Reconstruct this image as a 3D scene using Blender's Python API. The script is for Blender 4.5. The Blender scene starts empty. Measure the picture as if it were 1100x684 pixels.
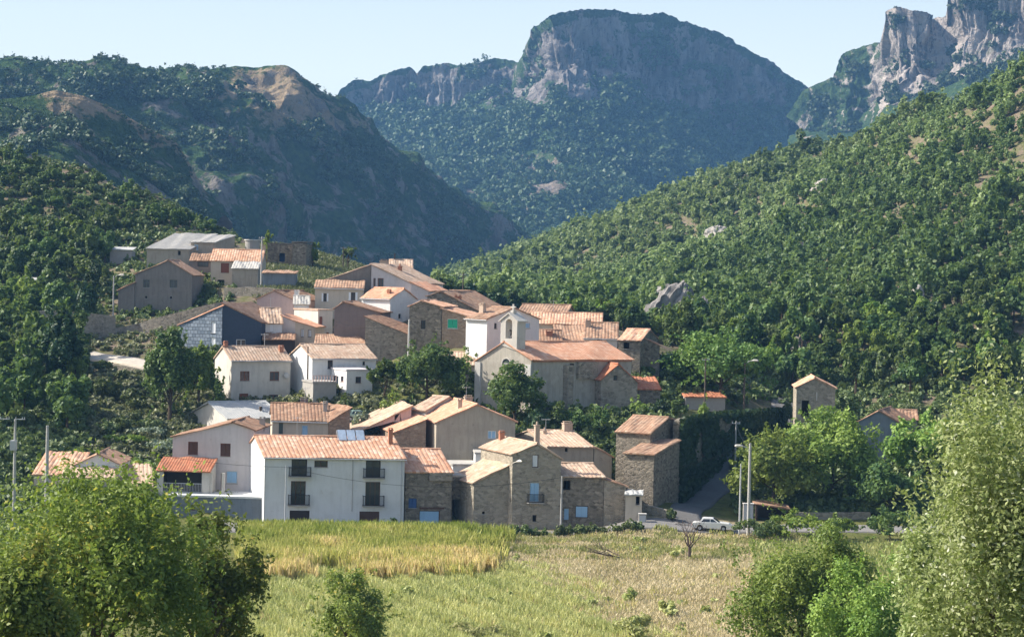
import bpy, math, random
import numpy as np
from mathutils import Vector, Matrix, geometry

R = math.radians
scene = bpy.context.scene
COL = scene.collection
rng = np.random.default_rng(7)
random.seed(7)

# ------------------------------------------------------------------ camera
FPX = 70.0 / 36.0 * 1100.0
CAM = np.array([0.0, 0.0, 27.5])
PITCH = math.atan(42.0 / FPX)
ROLL = R(1.2)
RM = np.array(Matrix.Rotation(math.pi / 2 - PITCH, 3, 'X') @ Matrix.Rotation(ROLL, 3, 'Z'))


def ray(px, py):
    return RM @ np.array([(px - 550.0) / FPX, (342.0 - py) / FPX, -1.0])


def P(px, py, D):
    d = ray(px, py)
    return CAM + d * (D / d[1])


def project(p):
    q = RM.T @ (np.asarray(p, float) - CAM)
    return 550 + FPX * q[0] / -q[2], 342 - FPX * q[1] / -q[2]


def z_at(x, y, py):
    """height at plan position x, y whose picture row is py"""
    t = (342.0 - py) / FPX
    a = RM.T
    d0 = np.array([x - CAM[0], y - CAM[1], 0.0])
    n = a[1] + t * a[2]
    return CAM[2] - (n[0] * d0[0] + n[1] * d0[1]) / n[2]


cam_data = bpy.data.cameras.new('camera')
cam_data.lens = 70.0
cam_data.sensor_width = 36.0
cam_data.clip_start = 0.5
cam_data.clip_end = 20000.0
cam = bpy.data.objects.new('camera', cam_data)
cam.location = CAM
cam.rotation_euler = Matrix(RM).to_euler()
COL.objects.link(cam)
scene.camera = cam

# ------------------------------------------------------------------ light
SUN_AZ = math.atan2(-0.985, 0.13)          # from +Y, clockwise positive to +X
SUN_EL = R(38)
world = bpy.data.worlds.new('World')
scene.world = world
world.use_nodes = True
wn = world.node_tree
sky = wn.nodes.new('ShaderNodeTexSky')
sky.sky_type = 'NISHITA'
sky.sun_disc = False
sky.sun_elevation = SUN_EL
sky.sun_rotation = SUN_AZ
sky.air_density = 1.0
sky.dust_density = 3.0
sky.ozone_density = 1.6
bg = wn.nodes['Background']
bg.inputs['Strength'].default_value = 0.115
# pale horizon haze: the clear sky whitens towards the skyline
tcw = wn.nodes.new('ShaderNodeTexCoord')
sxw = wn.nodes.new('ShaderNodeSeparateXYZ')
wn.links.new(tcw.outputs['Generated'], sxw.inputs[0])
mrw = wn.nodes.new('ShaderNodeMapRange')
mrw.inputs[1].default_value = 0.10
mrw.inputs[2].default_value = 0.25
mrw.inputs[3].default_value = 0.95
mrw.inputs[4].default_value = 0.0
wn.links.new(sxw.outputs[2], mrw.inputs[0])
mxw = wn.nodes.new('ShaderNodeMix')
mxw.data_type = 'RGBA'
wn.links.new(mrw.outputs[0], mxw.inputs[0])
wn.links.new(sky.outputs[0], mxw.inputs[6])
mxw.inputs[7].default_value = (4.9, 5.25, 5.05, 1)
wn.links.new(mxw.outputs[2], bg.inputs['Color'])
sun = bpy.data.lights.new('sun', 'SUN')
sun.energy = 5.0
sun.angle = R(0.5)
sun.color = (1.0, 0.93, 0.82)
so = bpy.data.objects.new('sun', sun)
sd = Vector((math.sin(SUN_AZ) * math.cos(SUN_EL), math.cos(SUN_AZ) * math.cos(SUN_EL), math.sin(SUN_EL)))
so.rotation_euler = sd.to_track_quat('Z', 'Y').to_euler()
so.location = (-200, 100, 300)
COL.objects.link(so)
scene.view_settings.view_transform = 'Standard'
scene.view_settings.look = 'None'
scene.view_settings.exposure = 0.9
scene.view_settings.gamma = 1.0
scene.render.engine = 'CYCLES'
cy = scene.cycles
cy.max_bounces = 6
cy.diffuse_bounces = 3
cy.glossy_bounces = 2
cy.transmission_bounces = 4
cy.volume_bounces = 0
cy.transparent_max_bounces = 6
cy.use_denoising = True


# ------------------------------------------------------------------ numpy noise
_perm = np.random.default_rng(3).permutation(512).astype(np.int64)
_perm = np.concatenate([_perm, _perm])
_grad = np.random.default_rng(5).normal(size=(512, 3))
_grad /= np.linalg.norm(_grad, axis=1)[:, None]


def perlin(p):
    p = np.asarray(p, float)
    i = np.floor(p).astype(np.int64)
    f = p - i
    u = f * f * f * (f * (f * 6 - 15) + 10)
    out = 0
    for dx in (0, 1):
        for dy in (0, 1):
            for dz in (0, 1):
                h = _perm[(_perm[(_perm[(i[..., 0] + dx) & 511] + i[..., 1] + dy) & 511] + i[..., 2] + dz) & 511]
                g = _grad[h]
                d = g[..., 0] * (f[..., 0] - dx) + g[..., 1] * (f[..., 1] - dy) + g[..., 2] * (f[..., 2] - dz)
                w = (u[..., 0] if dx else 1 - u[..., 0]) * (u[..., 1] if dy else 1 - u[..., 1]) * (u[..., 2] if dz else 1 - u[..., 2])
                out = out + w * d
    return out


def fbm(p, octv=5, gain=0.5, ridged=False):
    p = np.asarray(p, float)
    a, s, tot = 1.0, 0, 0
    for k in range(octv):
        n = perlin(p * (2.03 ** k) + 17.3 * k)
        if ridged:
            n = 0.5 - np.abs(n) * 1.6
        s = s + a * n
        a *= gain
    return s


# ------------------------------------------------------------------ materials
def new_mat(name):
    m = bpy.data.materials.new(name)
    m.use_nodes = True
    nt = m.node_tree
    return m, nt, nt.nodes['Principled BSDF']


def N(nt, kind, **kw):
    n = nt.nodes.new('ShaderNode' + kind)
    for k, v in kw.items():
        if k in n.inputs:
            n.inputs[k].default_value = v
        else:
            setattr(n, k, v)
    return n


def L(nt, a, b):
    nt.links.new(a, b)


def mixc(nt, fac, a, b, blend='MIX'):
    n = nt.nodes.new('ShaderNodeMix')
    n.data_type = 'RGBA'
    n.blend_type = blend
    for sock, v in ((n.inputs[0], fac), (n.inputs[6], a), (n.inputs[7], b)):
        if isinstance(v, (int, float)):
            sock.default_value = v
        elif isinstance(v, tuple):
            sock.default_value = v if len(v) == 4 else (*v, 1)
        else:
            nt.links.new(v, sock)
    return n.outputs[2]


def ramp(nt, src, lo, hi, a=0.0, b=1.0):
    n = nt.nodes.new('ShaderNodeMapRange')
    n.inputs[1].default_value = lo
    n.inputs[2].default_value = hi
    n.inputs[3].default_value = a
    n.inputs[4].default_value = b
    nt.links.new(src, n.inputs[0])
    return n.outputs[0]


def noise(nt, vec, scale, detail=4, rough=0.6):
    n = nt.nodes.new('ShaderNodeTexNoise')
    n.inputs['Scale'].default_value = scale
    n.inputs['Detail'].default_value = detail
    n.inputs['Roughness'].default_value = rough
    nt.links.new(vec, n.inputs['Vector'])
    return n.outputs['Fac']


def stretched(nt, vec, s):
    m = nt.nodes.new('ShaderNodeMapping')
    m.inputs['Scale'].default_value = s
    nt.links.new(vec, m.inputs['Vector'])
    return m.outputs[0]


def bump(nt, bsdf, h, strength=0.4, dist=0.05):
    b = nt.nodes.new('ShaderNodeBump')
    b.inputs['Strength'].default_value = strength
    b.inputs['Distance'].default_value = dist
    nt.links.new(h, b.inputs['Height'])
    nt.links.new(b.outputs[0], bsdf.inputs['Normal'])


def world_or_obj(nt):
    return nt.nodes.new('ShaderNodeTexCoord').outputs['Object']


def plaster(name, c, stain=(0.32, 0.28, 0.23), amount=0.45):
    m, nt, b = new_mat(name)
    o = world_or_obj(nt)
    n1 = noise(nt, o, 0.45, 6, 0.65)
    n2 = noise(nt, stretched(nt, o, (2.2, 2.2, 0.28)), 1.0, 5, 0.7)
    n3 = noise(nt, o, 7.0, 4)
    f = ramp(nt, n1, 0.48, 0.78, 0, amount)
    c1 = mixc(nt, f, c, stain)
    f2 = ramp(nt, n2, 0.47, 0.72, 0, min(1, amount * 1.3))
    c2 = mixc(nt, f2, c1, tuple(x * 0.62 for x in c))
    n4 = noise(nt, o, 0.8, 3, 0.55)
    c2 = mixc(nt, ramp(nt, n4, 0.60, 0.625, 0, amount * .55), c2, tuple(min(1, x * 1.22) for x in c))
    c2 = mixc(nt, ramp(nt, noise(nt, o, 1.3, 4, .6), 0.63, 0.66, 0, amount * .8), c2, stain)
    c3 = mixc(nt, ramp(nt, n3, 0.3, 0.7, 0.0, 0.22), c2, tuple(min(1, x * 1.15) for x in c))
    L(nt, c3, b.inputs['Base Color'])
    b.inputs['Roughness'].default_value = 0.92
    b.inputs['Specular IOR Level'].default_value = 0.15
    bump(nt, b, n3, 0.25, 0.04)
    return m


def stone(name, c1, c2, mortar, scale=2.6, patch=None):
    m, nt, b = new_mat(name)
    o = world_or_obj(nt)
    w = nt.nodes.new('ShaderNodeTexNoise')
    w.inputs['Scale'].default_value = 1.7
    L(nt, o, w.inputs['Vector'])
    wm = nt.nodes.new('ShaderNodeVectorMath')
    wm.operation = 'MULTIPLY_ADD'
    L(nt, w.outputs['Color'], wm.inputs[0])
    wm.inputs[1].default_value = (0.35, 0.35, 0.35)
    L(nt, o, wm.inputs[2])
    sv = stretched(nt, wm.outputs[0], (1, 1, 1.7))
    v = N(nt, 'TexVoronoi', feature='F1')
    v.inputs['Scale'].default_value = scale
    L(nt, sv, v.inputs['Vector'])
    e = N(nt, 'TexVoronoi', feature='DISTANCE_TO_EDGE')
    e.inputs['Scale'].default_value = scale
    L(nt, sv, e.inputs['Vector'])
    sp = nt.nodes.new('ShaderNodeSeparateColor')
    L(nt, v.outputs['Color'], sp.inputs[0])
    base = mixc(nt, sp.outputs[0], c1, c2)
    base = mixc(nt, ramp(nt, sp.outputs[1], 0.7, 1.0, 0, 0.55), base, tuple(x * 0.5 for x in c1))
    base = mixc(nt, ramp(nt, sp.outputs[2], 0.82, 1.0, 0, 0.5), base, (0.42, 0.36, 0.28))
    col = mixc(nt, ramp(nt, e.outputs['Distance'], 0.02, 0.09, 1, 0), base, mortar)
    n1 = noise(nt, o, 0.35, 6, 0.65)
    col = mixc(nt, ramp(nt, n1, 0.45, 0.72, 0, 0.75), col, patch or mortar)
    n2 = noise(nt, stretched(nt, o, (1.6, 1.6, 0.25)), 0.9, 5, 0.7)
    col = mixc(nt, ramp(nt, n2, 0.55, 0.8, 0, 0.55), col, tuple(x * 0.45 for x in c1))
    L(nt, col, b.inputs['Base Color'])
    b.inputs['Roughness'].default_value = 0.95
    b.inputs['Specular IOR Level'].default_value = 0.1
    bump(nt, b, ramp(nt, e.outputs['Distance'], 0.0, 0.15), 0.7, 0.06)
    return m


def tiles(name, ca, cb, cc, moss=0.25, mossc=(0.11, 0.085, 0.06)):
    m, nt, b = new_mat(name)
    uv = nt.nodes.new('ShaderNodeTexCoord').outputs['UV']
    fl = nt.nodes.new('ShaderNodeVectorMath')
    fl.operation = 'FLOOR'
    L(nt, stretched(nt, uv, (1 / 0.42, 1 / 0.42, 1)), fl.inputs[0])
    wn_ = N(nt, 'TexWhiteNoise', noise_dimensions='2D')
    L(nt, fl.outputs[0], wn_.inputs['Vector'])
    sp = nt.nodes.new('ShaderNodeSeparateColor')
    L(nt, wn_.outputs['Color'], sp.inputs[0])
    c = mixc(nt, sp.outputs[0], ca, cb)
    c = mixc(nt, ramp(nt, sp.outputs[1], 0.6, 1.0, 0, 0.8), c, cc)
    o = world_or_obj(nt)
    n1 = noise(nt, o, 0.55, 6, 0.7)
    c = mixc(nt, ramp(nt, n1, 0.47, 0.75, 0, moss * 2.2), c, mossc)
    n3 = noise(nt, o, 2.8, 5, 0.75)
    c = mixc(nt, ramp(nt, n3, 0.52, 0.7, 0, moss * 1.6), c, tuple(0.5 * x for x in ca))
    L(nt, c, b.inputs['Base Color'])
    b.inputs['Roughness'].default_value = 0.9
    b.inputs['Specular IOR Level'].default_value = 0.15
    fr = nt.nodes.new('ShaderNodeVectorMath')
    fr.operation = 'FRACTION'
    L(nt, stretched(nt, uv, (1 / 0.42, 1 / 0.42, 1)), fr.inputs[0])
    sx = nt.nodes.new('ShaderNodeSeparateXYZ')
    L(nt, fr.outputs[0], sx.inputs[0])
    bump(nt, b, sx.outputs[1], 0.6, 0.05)
    return m


def paint(name, c, rough=0.6, var=0.25, spec=0.3, scale=6.0):
    m, nt, b = new_mat(name)
    n = noise(nt, world_or_obj(nt), scale, 5, 0.7)
    L(nt, mixc(nt, ramp(nt, n, 0.4, 0.75, 0, var), c, tuple(x * 0.5 for x in c)), b.inputs['Base Color'])
    b.inputs['Roughness'].default_value = rough
    b.inputs['Specular IOR Level'].default_value = spec
    return m


def glass(name, c=(0.02, 0.025, 0.03)):
    m, nt, b = new_mat(name)
    n = noise(nt, world_or_obj(nt), 1.3, 2)
    L(nt, mixc(nt, n, c, tuple(x * 2.5 for x in c)), b.inputs['Base Color'])
    b.inputs['Roughness'].default_value = 0.12
    b.inputs['Specular IOR Level'].default_value = 0.5
    return m


def foliage(name, dark, light, trans=0.3, third=None):
    m, nt, b = new_mat(name)
    at = N(nt, 'Attribute', attribute_name='tint')
    oi = nt.nodes.new('ShaderNodeObjectInfo')
    c = mixc(nt, at.outputs['Fac'], dark, light)
    if third:
        c = mixc(nt, ramp(nt, at.outputs['Fac'], 0.82, 0.95), c, third)
    hs = nt.nodes.new('ShaderNodeHueSaturation')
    L(nt, c, hs.inputs['Color'])
    L(nt, ramp(nt, oi.outputs['Random'], 0, 1, 0.75, 1.28), hs.inputs['Value'])
    L(nt, ramp(nt, oi.outputs['Random'], 0, 1, 0.485, 0.515), hs.inputs['Hue'])
    L(nt, hs.outputs[0], b.inputs['Base Color'])
    b.inputs['Roughness'].default_value = 0.55
    b.inputs['Specular IOR Level'].default_value = 0.3
    t = nt.nodes.new('ShaderNodeBsdfTranslucent')
    L(nt, mixc(nt, 0.5, hs.outputs[0], (0.16, 0.22, 0.02)), t.inputs['Color'])
    mx = nt.nodes.new('ShaderNodeMixShader')
    mx.inputs[0].default_value = trans
    L(nt, b.outputs[0], mx.inputs[1])
    L(nt, t.outputs[0], mx.inputs[2])
    L(nt, mx.outputs[0], nt.nodes['Material Output'].inputs['Surface'])
    return m


M = {}
M['white'] = plaster('white_plaster', (0.62, 0.625, 0.62), amount=0.25)
M['church'] = plaster('church_render', (0.42, 0.385, 0.325), (0.20, 0.18, 0.155), 0.7)
M['offwhite'] = plaster('off_white_plaster', (0.528, 0.497, 0.449), amount=0.45)
M['cream'] = plaster('cream_plaster', (0.493, 0.431, 0.352), amount=0.35)
M['pink'] = plaster('pink_plaster', (0.510, 0.370, 0.334), amount=0.3)
M['pinkwhite'] = plaster('pinkish_white_plaster', (0.528, 0.488, 0.484), amount=0.32)
M['grey'] = plaster('grey_render', (0.211, 0.194, 0.176), (0.106, 0.097, 0.088), 0.55)
M['darkgrey'] = plaster('dark_grey_render', (0.202, 0.167, 0.158), (0.106, 0.097, 0.088), 0.4)
M['beige'] = plaster('beige_render', (0.370, 0.326, 0.264), (0.194, 0.158, 0.128), 0.55)
M['bluewash'] = plaster('blue_washed_render', (0.194, 0.220, 0.246), (0.114, 0.114, 0.114), 0.6)
M['stone'] = stone('grey_stone', (0.176, 0.154, 0.123), (0.387, 0.343, 0.273), (0.317, 0.282, 0.229), 2.3)
M['stone2'] = stone('dark_stone', (0.114, 0.101, 0.079), (0.317, 0.273, 0.216), (0.220, 0.194, 0.154), 2.2)
M['stone3'] = stone('render_worn_stone', (0.211, 0.185, 0.145), (0.387, 0.343, 0.273), (0.317, 0.286, 0.229), 2.0, (0.370, 0.334, 0.264))
M['brownstone'] = stone('brown_stone', (0.246, 0.176, 0.123), (0.387, 0.299, 0.220), (0.290, 0.220, 0.167), 2.3)
M['tile'] = tiles('terracotta_tiles', (0.515, 0.270, 0.166), (0.607, 0.378, 0.254), (0.718, 0.523, 0.384), 0.26)
M['tile_stripe'] = tiles('new_canal_tiles', (0.499, 0.254, 0.155), (0.576, 0.348, 0.237), (0.672, 0.508, 0.392), 0.14)
M['tile_pale'] = tiles('faded_pale_tiles', (0.457, 0.307, 0.217), (0.542, 0.399, 0.289), (0.609, 0.490, 0.386), 0.26)
M['tile_old'] = tiles('weathered_tiles', (0.313, 0.180, 0.118), (0.405, 0.262, 0.175), (0.478, 0.343, 0.245), 0.3)
M['tile_mossy'] = tiles('mossy_tiles', (0.258, 0.144, 0.092), (0.350, 0.217, 0.145), (0.460, 0.307, 0.209), 0.42)
M['tile_red'] = tiles('red_tiles', (0.380, 0.138, 0.076), (0.440, 0.187, 0.105), (0.500, 0.254, 0.152), 0.16)
M['tile_orange'] = tiles('orange_tiles', (0.524, 0.257, 0.158), (0.595, 0.343, 0.224), (0.647, 0.428, 0.307), 0.12)
M['fibro'] = tiles('grey_cement_sheets', (0.387, 0.370, 0.334), (0.440, 0.422, 0.387), (0.493, 0.466, 0.431), 0.12, (0.176, 0.167, 0.150))
M['fibro_pale'] = tiles('pale_cement_sheets', (0.370, 0.378, 0.370), (0.414, 0.414, 0.396), (0.458, 0.449, 0.422), 0.12, (0.352, 0.343, 0.326))
M['wood'] = paint('brown_wood', (0.09, 0.045, 0.03), 0.6)
M['redwood'] = paint('red_brown_wood', (0.2, 0.07, 0.04), 0.6)
M['darkwood'] = paint('dark_wood', (0.035, 0.024, 0.02), 0.6)
M['shutter_white'] = paint('white_paint', (0.72, 0.74, 0.76), 0.5, 0.12)
M['shutter_blue'] = paint('pale_blue_paint', (0.30, 0.48, 0.66), 0.5, 0.2)
M['shutter_dkblue'] = paint('dark_blue_paint', (0.04, 0.10, 0.26), 0.5, 0.2)
M['shutter_green'] = paint('green_paint', (0.02, 0.34, 0.20), 0.5, 0.15)
M['shutter_greygreen'] = paint('grey_green_paint', (0.10, 0.13, 0.12), 0.5, 0.2)
M['glass'] = glass('window_glass')
M['iron'] = paint('black_iron', (0.015, 0.015, 0.016), 0.5, 0.1)
M['concrete'] = paint('concrete', (0.352, 0.334, 0.308), 0.9, 0.35, 0.1, 2.0)
M['paleconcrete'] = paint('pale_concrete', (0.546, 0.528, 0.493), 0.9, 0.25, 0.1, 2.0)
M['pole'] = paint('pole_wood', (0.12, 0.095, 0.075), 0.8, 0.3, 0.1)
M['poleconc'] = paint('pole_concrete', (0.42, 0.41, 0.39), 0.9, 0.2, 0.1)
M['chim'] = plaster('chimney_render', (0.46, 0.36, 0.28), (0.2, 0.15, 0.12), 0.5)
M['brick'] = paint('chimney_brick', (0.40, 0.19, 0.12), 0.9, 0.4, 0.1, 4.0)
M['panel'] = glass('sky_sheen_cells', (0.24, 0.29, 0.36))  # base colour lightened to stand in for reflected sky
M['metal'] = paint('galvanised_metal', (0.45, 0.46, 0.47), 0.4, 0.1)
M['lampwhite'] = paint('lamp_housing', (0.7, 0.66, 0.58), 0.4, 0.1)


def slate_mat():
    m, nt, b = new_mat('slate_cladding')
    o = world_or_obj(nt)
    mp = nt.nodes.new('ShaderNodeMapping')
    mp.inputs['Rotation'].default_value = (R(90), 0, 0)
    L(nt, o, mp.inputs['Vector'])
    br = nt.nodes.new('ShaderNodeTexBrick')
    br.inputs['Scale'].default_value = 1.0
    br.inputs['Brick Width'].default_value = 0.62
    br.inputs['Row Height'].default_value = 0.5
    br.inputs['Mortar Size'].default_value = 0.04
    br.inputs['Color1'].default_value = (0.10, 0.14, 0.19, 1)
    br.inputs['Color2'].default_value = (0.24, 0.29, 0.35, 1)
    br.inputs['Mortar'].default_value = (0.03, 0.04, 0.06, 1)
    L(nt, mp.outputs[0], br.inputs['Vector'])
    n = noise(nt, o, 1.5, 5, 0.7)
    L(nt, mixc(nt, ramp(nt, n, 0.45, 0.75, 0, 0.6), br.outputs['Color'], (0.08, 0.10, 0.13)), b.inputs['Base Color'])
    b.inputs['Roughness'].default_value = 0.6
    return m


M['slate'] = slate_mat()
M['slate_shade'] = paint('shaded_slate', (0.045, 0.065, 0.105), 0.6, 0.5, 0.3, 2.5)  # darker copy of the slate: shade of the away-facing gable put into colour
M['f_oak'] = foliage('oak_leaves', (0.045, 0.095, 0.032), (0.16, 0.23, 0.065), 0.36)
M['f_linden'] = foliage('linden_leaves', (0.065, 0.125, 0.03), (0.19, 0.27, 0.06), 0.36)
M['f_light'] = foliage('light_green_leaves', (0.130, 0.215, 0.039), (0.312, 0.403, 0.091), 0.4)
M['f_wood'] = foliage('woodland_leaves', (0.145, 0.22, 0.08), (0.31, 0.395, 0.155), 0.42)
M['f_bank'] = foliage('bank_weeds', (0.143, 0.171, 0.083), (0.352, 0.374, 0.209), 0.25)
M['f_walnut'] = foliage('walnut_leaves', (0.13, 0.185, 0.03), (0.30, 0.36, 0.085), 0.42, (0.5, 0.42, 0.08))
M['f_willow'] = foliage('pale_olive_leaves', (0.21, 0.29, 0.085), (0.50, 0.56, 0.26), 0.42, (0.74, 0.78, 0.58))
M['f_dark'] = foliage('dark_evergreen_leaves', (0.013, 0.040, 0.018), (0.050, 0.094, 0.033), 0.15)
M['f_scrub'] = foliage('scrub_leaves', (0.072, 0.111, 0.039), (0.195, 0.240, 0.091), 0.22)
M['f_mount'] = foliage('mountain_scrub_leaves', (0.023, 0.052, 0.021), (0.075, 0.115, 0.040), 0.1)
M['f_dry'] = foliage('dry_grass_blades', (0.55, 0.46, 0.27), (0.85, 0.74, 0.49), 0.35)
M['f_grass'] = foliage('green_grass_blades', (0.27, 0.32, 0.10), (0.64, 0.62, 0.28), 0.38)
M['f_crop'] = foliage('crop_leaves', (0.240, 0.300, 0.054), (0.696, 0.624, 0.216), 0.38, (0.792, 0.624, 0.312))
M['f_silver'] = foliage('silvery_leaves', (0.192, 0.252, 0.168), (0.432, 0.504, 0.372), 0.25)
M['f_ivy'] = foliage('ivy_leaves', (0.012, 0.035, 0.012), (0.040, 0.080, 0.022), 0.15)
M['bark'] = paint('bark', (0.10, 0.075, 0.055), 0.95, 0.4, 0.1, 5.0)
M['deadwood'] = paint('dead_wood', (0.10, 0.075, 0.065), 0.95, 0.3, 0.1, 5.0)


def rock_mat(name, ca, cb, sc=1.0):
    m, nt, b = new_mat(name)
    o = world_or_obj(nt)
    n1 = noise(nt, stretched(nt, o, (1, 1, 0.35)), 0.3 * sc, 8, 0.7)
    n2 = noise(nt, o, 1.8 * sc, 6, 0.7)
    c = mixc(nt, ramp(nt, n1, 0.3, 0.7), ca, cb)
    c = mixc(nt, ramp(nt, n2, 0.45, 0.65, 0, 0.7), c, tuple(x * 0.4 for x in ca))
    L(nt, c, b.inputs['Base Color'])
    b.inputs['Roughness'].default_value = 0.95
    bump(nt, b, n2, 0.6, 0.3 / sc)
    return m


M['rock'] = rock_mat('grey_rock', (0.16, 0.15, 0.145), (0.30, 0.28, 0.26))
M['rock_pale'] = rock_mat('pale_rock', (0.34, 0.31, 0.27), (0.48, 0.45, 0.40))


# ------------------------------------------------------------------ object helpers
def tag(o, label=None, cat=None, group=None, kind=None):
    if label:
        o['label'] = label
    if cat:
        o['category'] = cat
    if group:
        o['group'] = group
    if kind:
        o['kind'] = kind
    return o


def link(name, data, parent=None, loc=None, rotz=None):
    o = bpy.data.objects.new(name, data)
    COL.objects.link(o)
    if parent is not None:
        o.parent = parent
    if loc is not None:
        o.location = [float(v) for v in loc]
    if rotz is not None:
        o.rotation_euler = (0, 0, rotz)
    return o


def empty(name, loc, rotz=0.0):
    o = link(name, None, None, loc, rotz)
    o.empty_display_size = 0.5
    return o


class MB:
    """collects boxes, prisms and tubes into one mesh"""

    def __init__(s):
        s.v, s.f, s.uv, s.mi = [], [], {}, []

    def add(s, vs, fs, uvs=None, mi=0):
        o = len(s.v)
        s.v += [tuple(float(c) for c in v) for v in vs]
        for k, f in enumerate(fs):
            if uvs is not None:
                s.uv[len(s.f)] = [uvs[i] for i in f]
            s.f.append(tuple(i + o for i in f))
            s.mi.append(mi)
        return s

    def box(s, x0, x1, y0, y1, z0, z1, tf=None, mi=0):
        vs = [(x, y, z) for z in (z0, z1) for y in (y0, y1) for x in (x0, x1)]
        if tf:
            vs = [tf(*v) for v in vs]
        return s.add(vs, [(0, 2, 3, 1), (4, 5, 7, 6), (0, 1, 5, 4), (2, 6, 7, 3), (0, 4, 6, 2), (1, 3, 7, 5)], mi=mi)

    def tube(s, pts, rads, n=7, mi=0):
        pts = [Vector(p) for p in pts]
        if isinstance(rads, (int, float)):
            rads = [rads] * len(pts)
        vs = []
        for i, p in enumerate(pts):
            d = (pts[min(i + 1, len(pts) - 1)] - pts[max(i - 1, 0)])
            d = d.normalized() if d.length > 1e-9 else Vector((0, 0, 1))
            a = d.orthogonal().normalized()
            if abs(d.z) > 0.7:
                a = Vector((1, 0, 0)) - d * d.x
                a.normalize()
            b = d.cross(a)
            for k in range(n):
                t = 2 * math.pi * k / n
                vs.append(p + (a * math.cos(t) + b * math.sin(t)) * rads[i])
        fs = []
        for i in range(len(pts) - 1):
            for k in range(n):
                fs.append((i * n + k, i * n + (k + 1) % n, (i + 1) * n + (k + 1) % n, (i + 1) * n + k))
        fs.append(tuple(range(n - 1, -1, -1)))
        fs.append(tuple((len(pts) - 1) * n + k for k in range(n)))
        return s.add(vs, fs, mi=mi)

    def prism(s, poly, axis, a0, a1, mi=0):
        """2-D polygon extruded along axis x (poly is y,z), y (x,z) or z (x,y)"""
        n = len(poly)
        mk = {'x': lambda t, p: (t, p[0], p[1]), 'y': lambda t, p: (p[0], t, p[1]), 'z': lambda t, p: (p[0], p[1], t)}[axis]
        vs = [mk(a0, p) for p in poly] + [mk(a1, p) for p in poly]
        fs = [tuple(range(n)), tuple(range(2 * n - 1, n - 1, -1))]
        fs += [(i, i + n, (i + 1) % n + n, (i + 1) % n) for i in range(n)]
        return s.add(vs, fs, mi=mi)

    def build(s, name, mats, parent=None, loc=None, rotz=None, smooth=False, tf=None):
        me = bpy.data.meshes.new(name)
        vs = s.v if tf is None else [tf(*v) for v in s.v]
        me.from_pydata(vs, [], s.f)
        for m in (mats if isinstance(mats, (list, tuple)) else [mats]):
            me.materials.append(m)
        if s.uv:
            ul = me.uv_layers.new(name='UVMap').data
            for fi, pl in enumerate(me.polygons):
                if fi in s.uv:
                    for k, li in enumerate(pl.loop_indices):
                        ul[li].uv = s.uv[fi][k]
        me.polygons.foreach_set('material_index', s.mi)
        if smooth:
            me.polygons.foreach_set('use_smooth', [True] * len(me.polygons))
        me.update()
        return link(name, me, parent, loc, rotz)


def quads_mesh(name, V, tint, mat, tri=False, fac=None):
    """V: (n,4,3) array of separate quads"""
    n, k = V.shape[0], V.shape[1]
    me = bpy.data.meshes.new(name)
    me.vertices.add(n * k)
    me.vertices.foreach_set('co', V.reshape(-1).astype(np.float32))
    me.loops.add(n * k)
    me.loops.foreach_set('vertex_index', np.arange(n * k, dtype=np.int32))
    me.polygons.add(n)
    me.polygons.foreach_set('loop_start', np.arange(0, n * k, k, dtype=np.int32))
    me.polygons.foreach_set('loop_total', np.full(n, k, np.int32))
    a = me.attributes.new('tint', 'FLOAT', 'POINT')
    a.data.foreach_set('value', np.repeat(np.clip(tint, 0, 1), k).astype(np.float32))
    me.materials.append(mat)
    me.update(calc_edges=True)
    return me


def unit(v):
    return v / np.maximum(np.linalg.norm(v, axis=-1, keepdims=True), 1e-9)


def leaf_quads(c, nrm, size, aspect=0.6, tang=None, g=None):
    g = g or rng
    n = len(c)
    t = unit(np.cross(nrm, g.normal(size=(n, 3)))) if tang is None else unit(tang)
    b = unit(np.cross(nrm, t))
    s = np.broadcast_to(np.asarray(size, float), (n,))[:, None]
    fold = nrm * s * 0.18
    return np.stack([c - t * s, c + b * s * aspect + fold - t * s * 0.15, c + t * s, c - b * s * aspect + fold - t * s * 0.15], axis=1)


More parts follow.
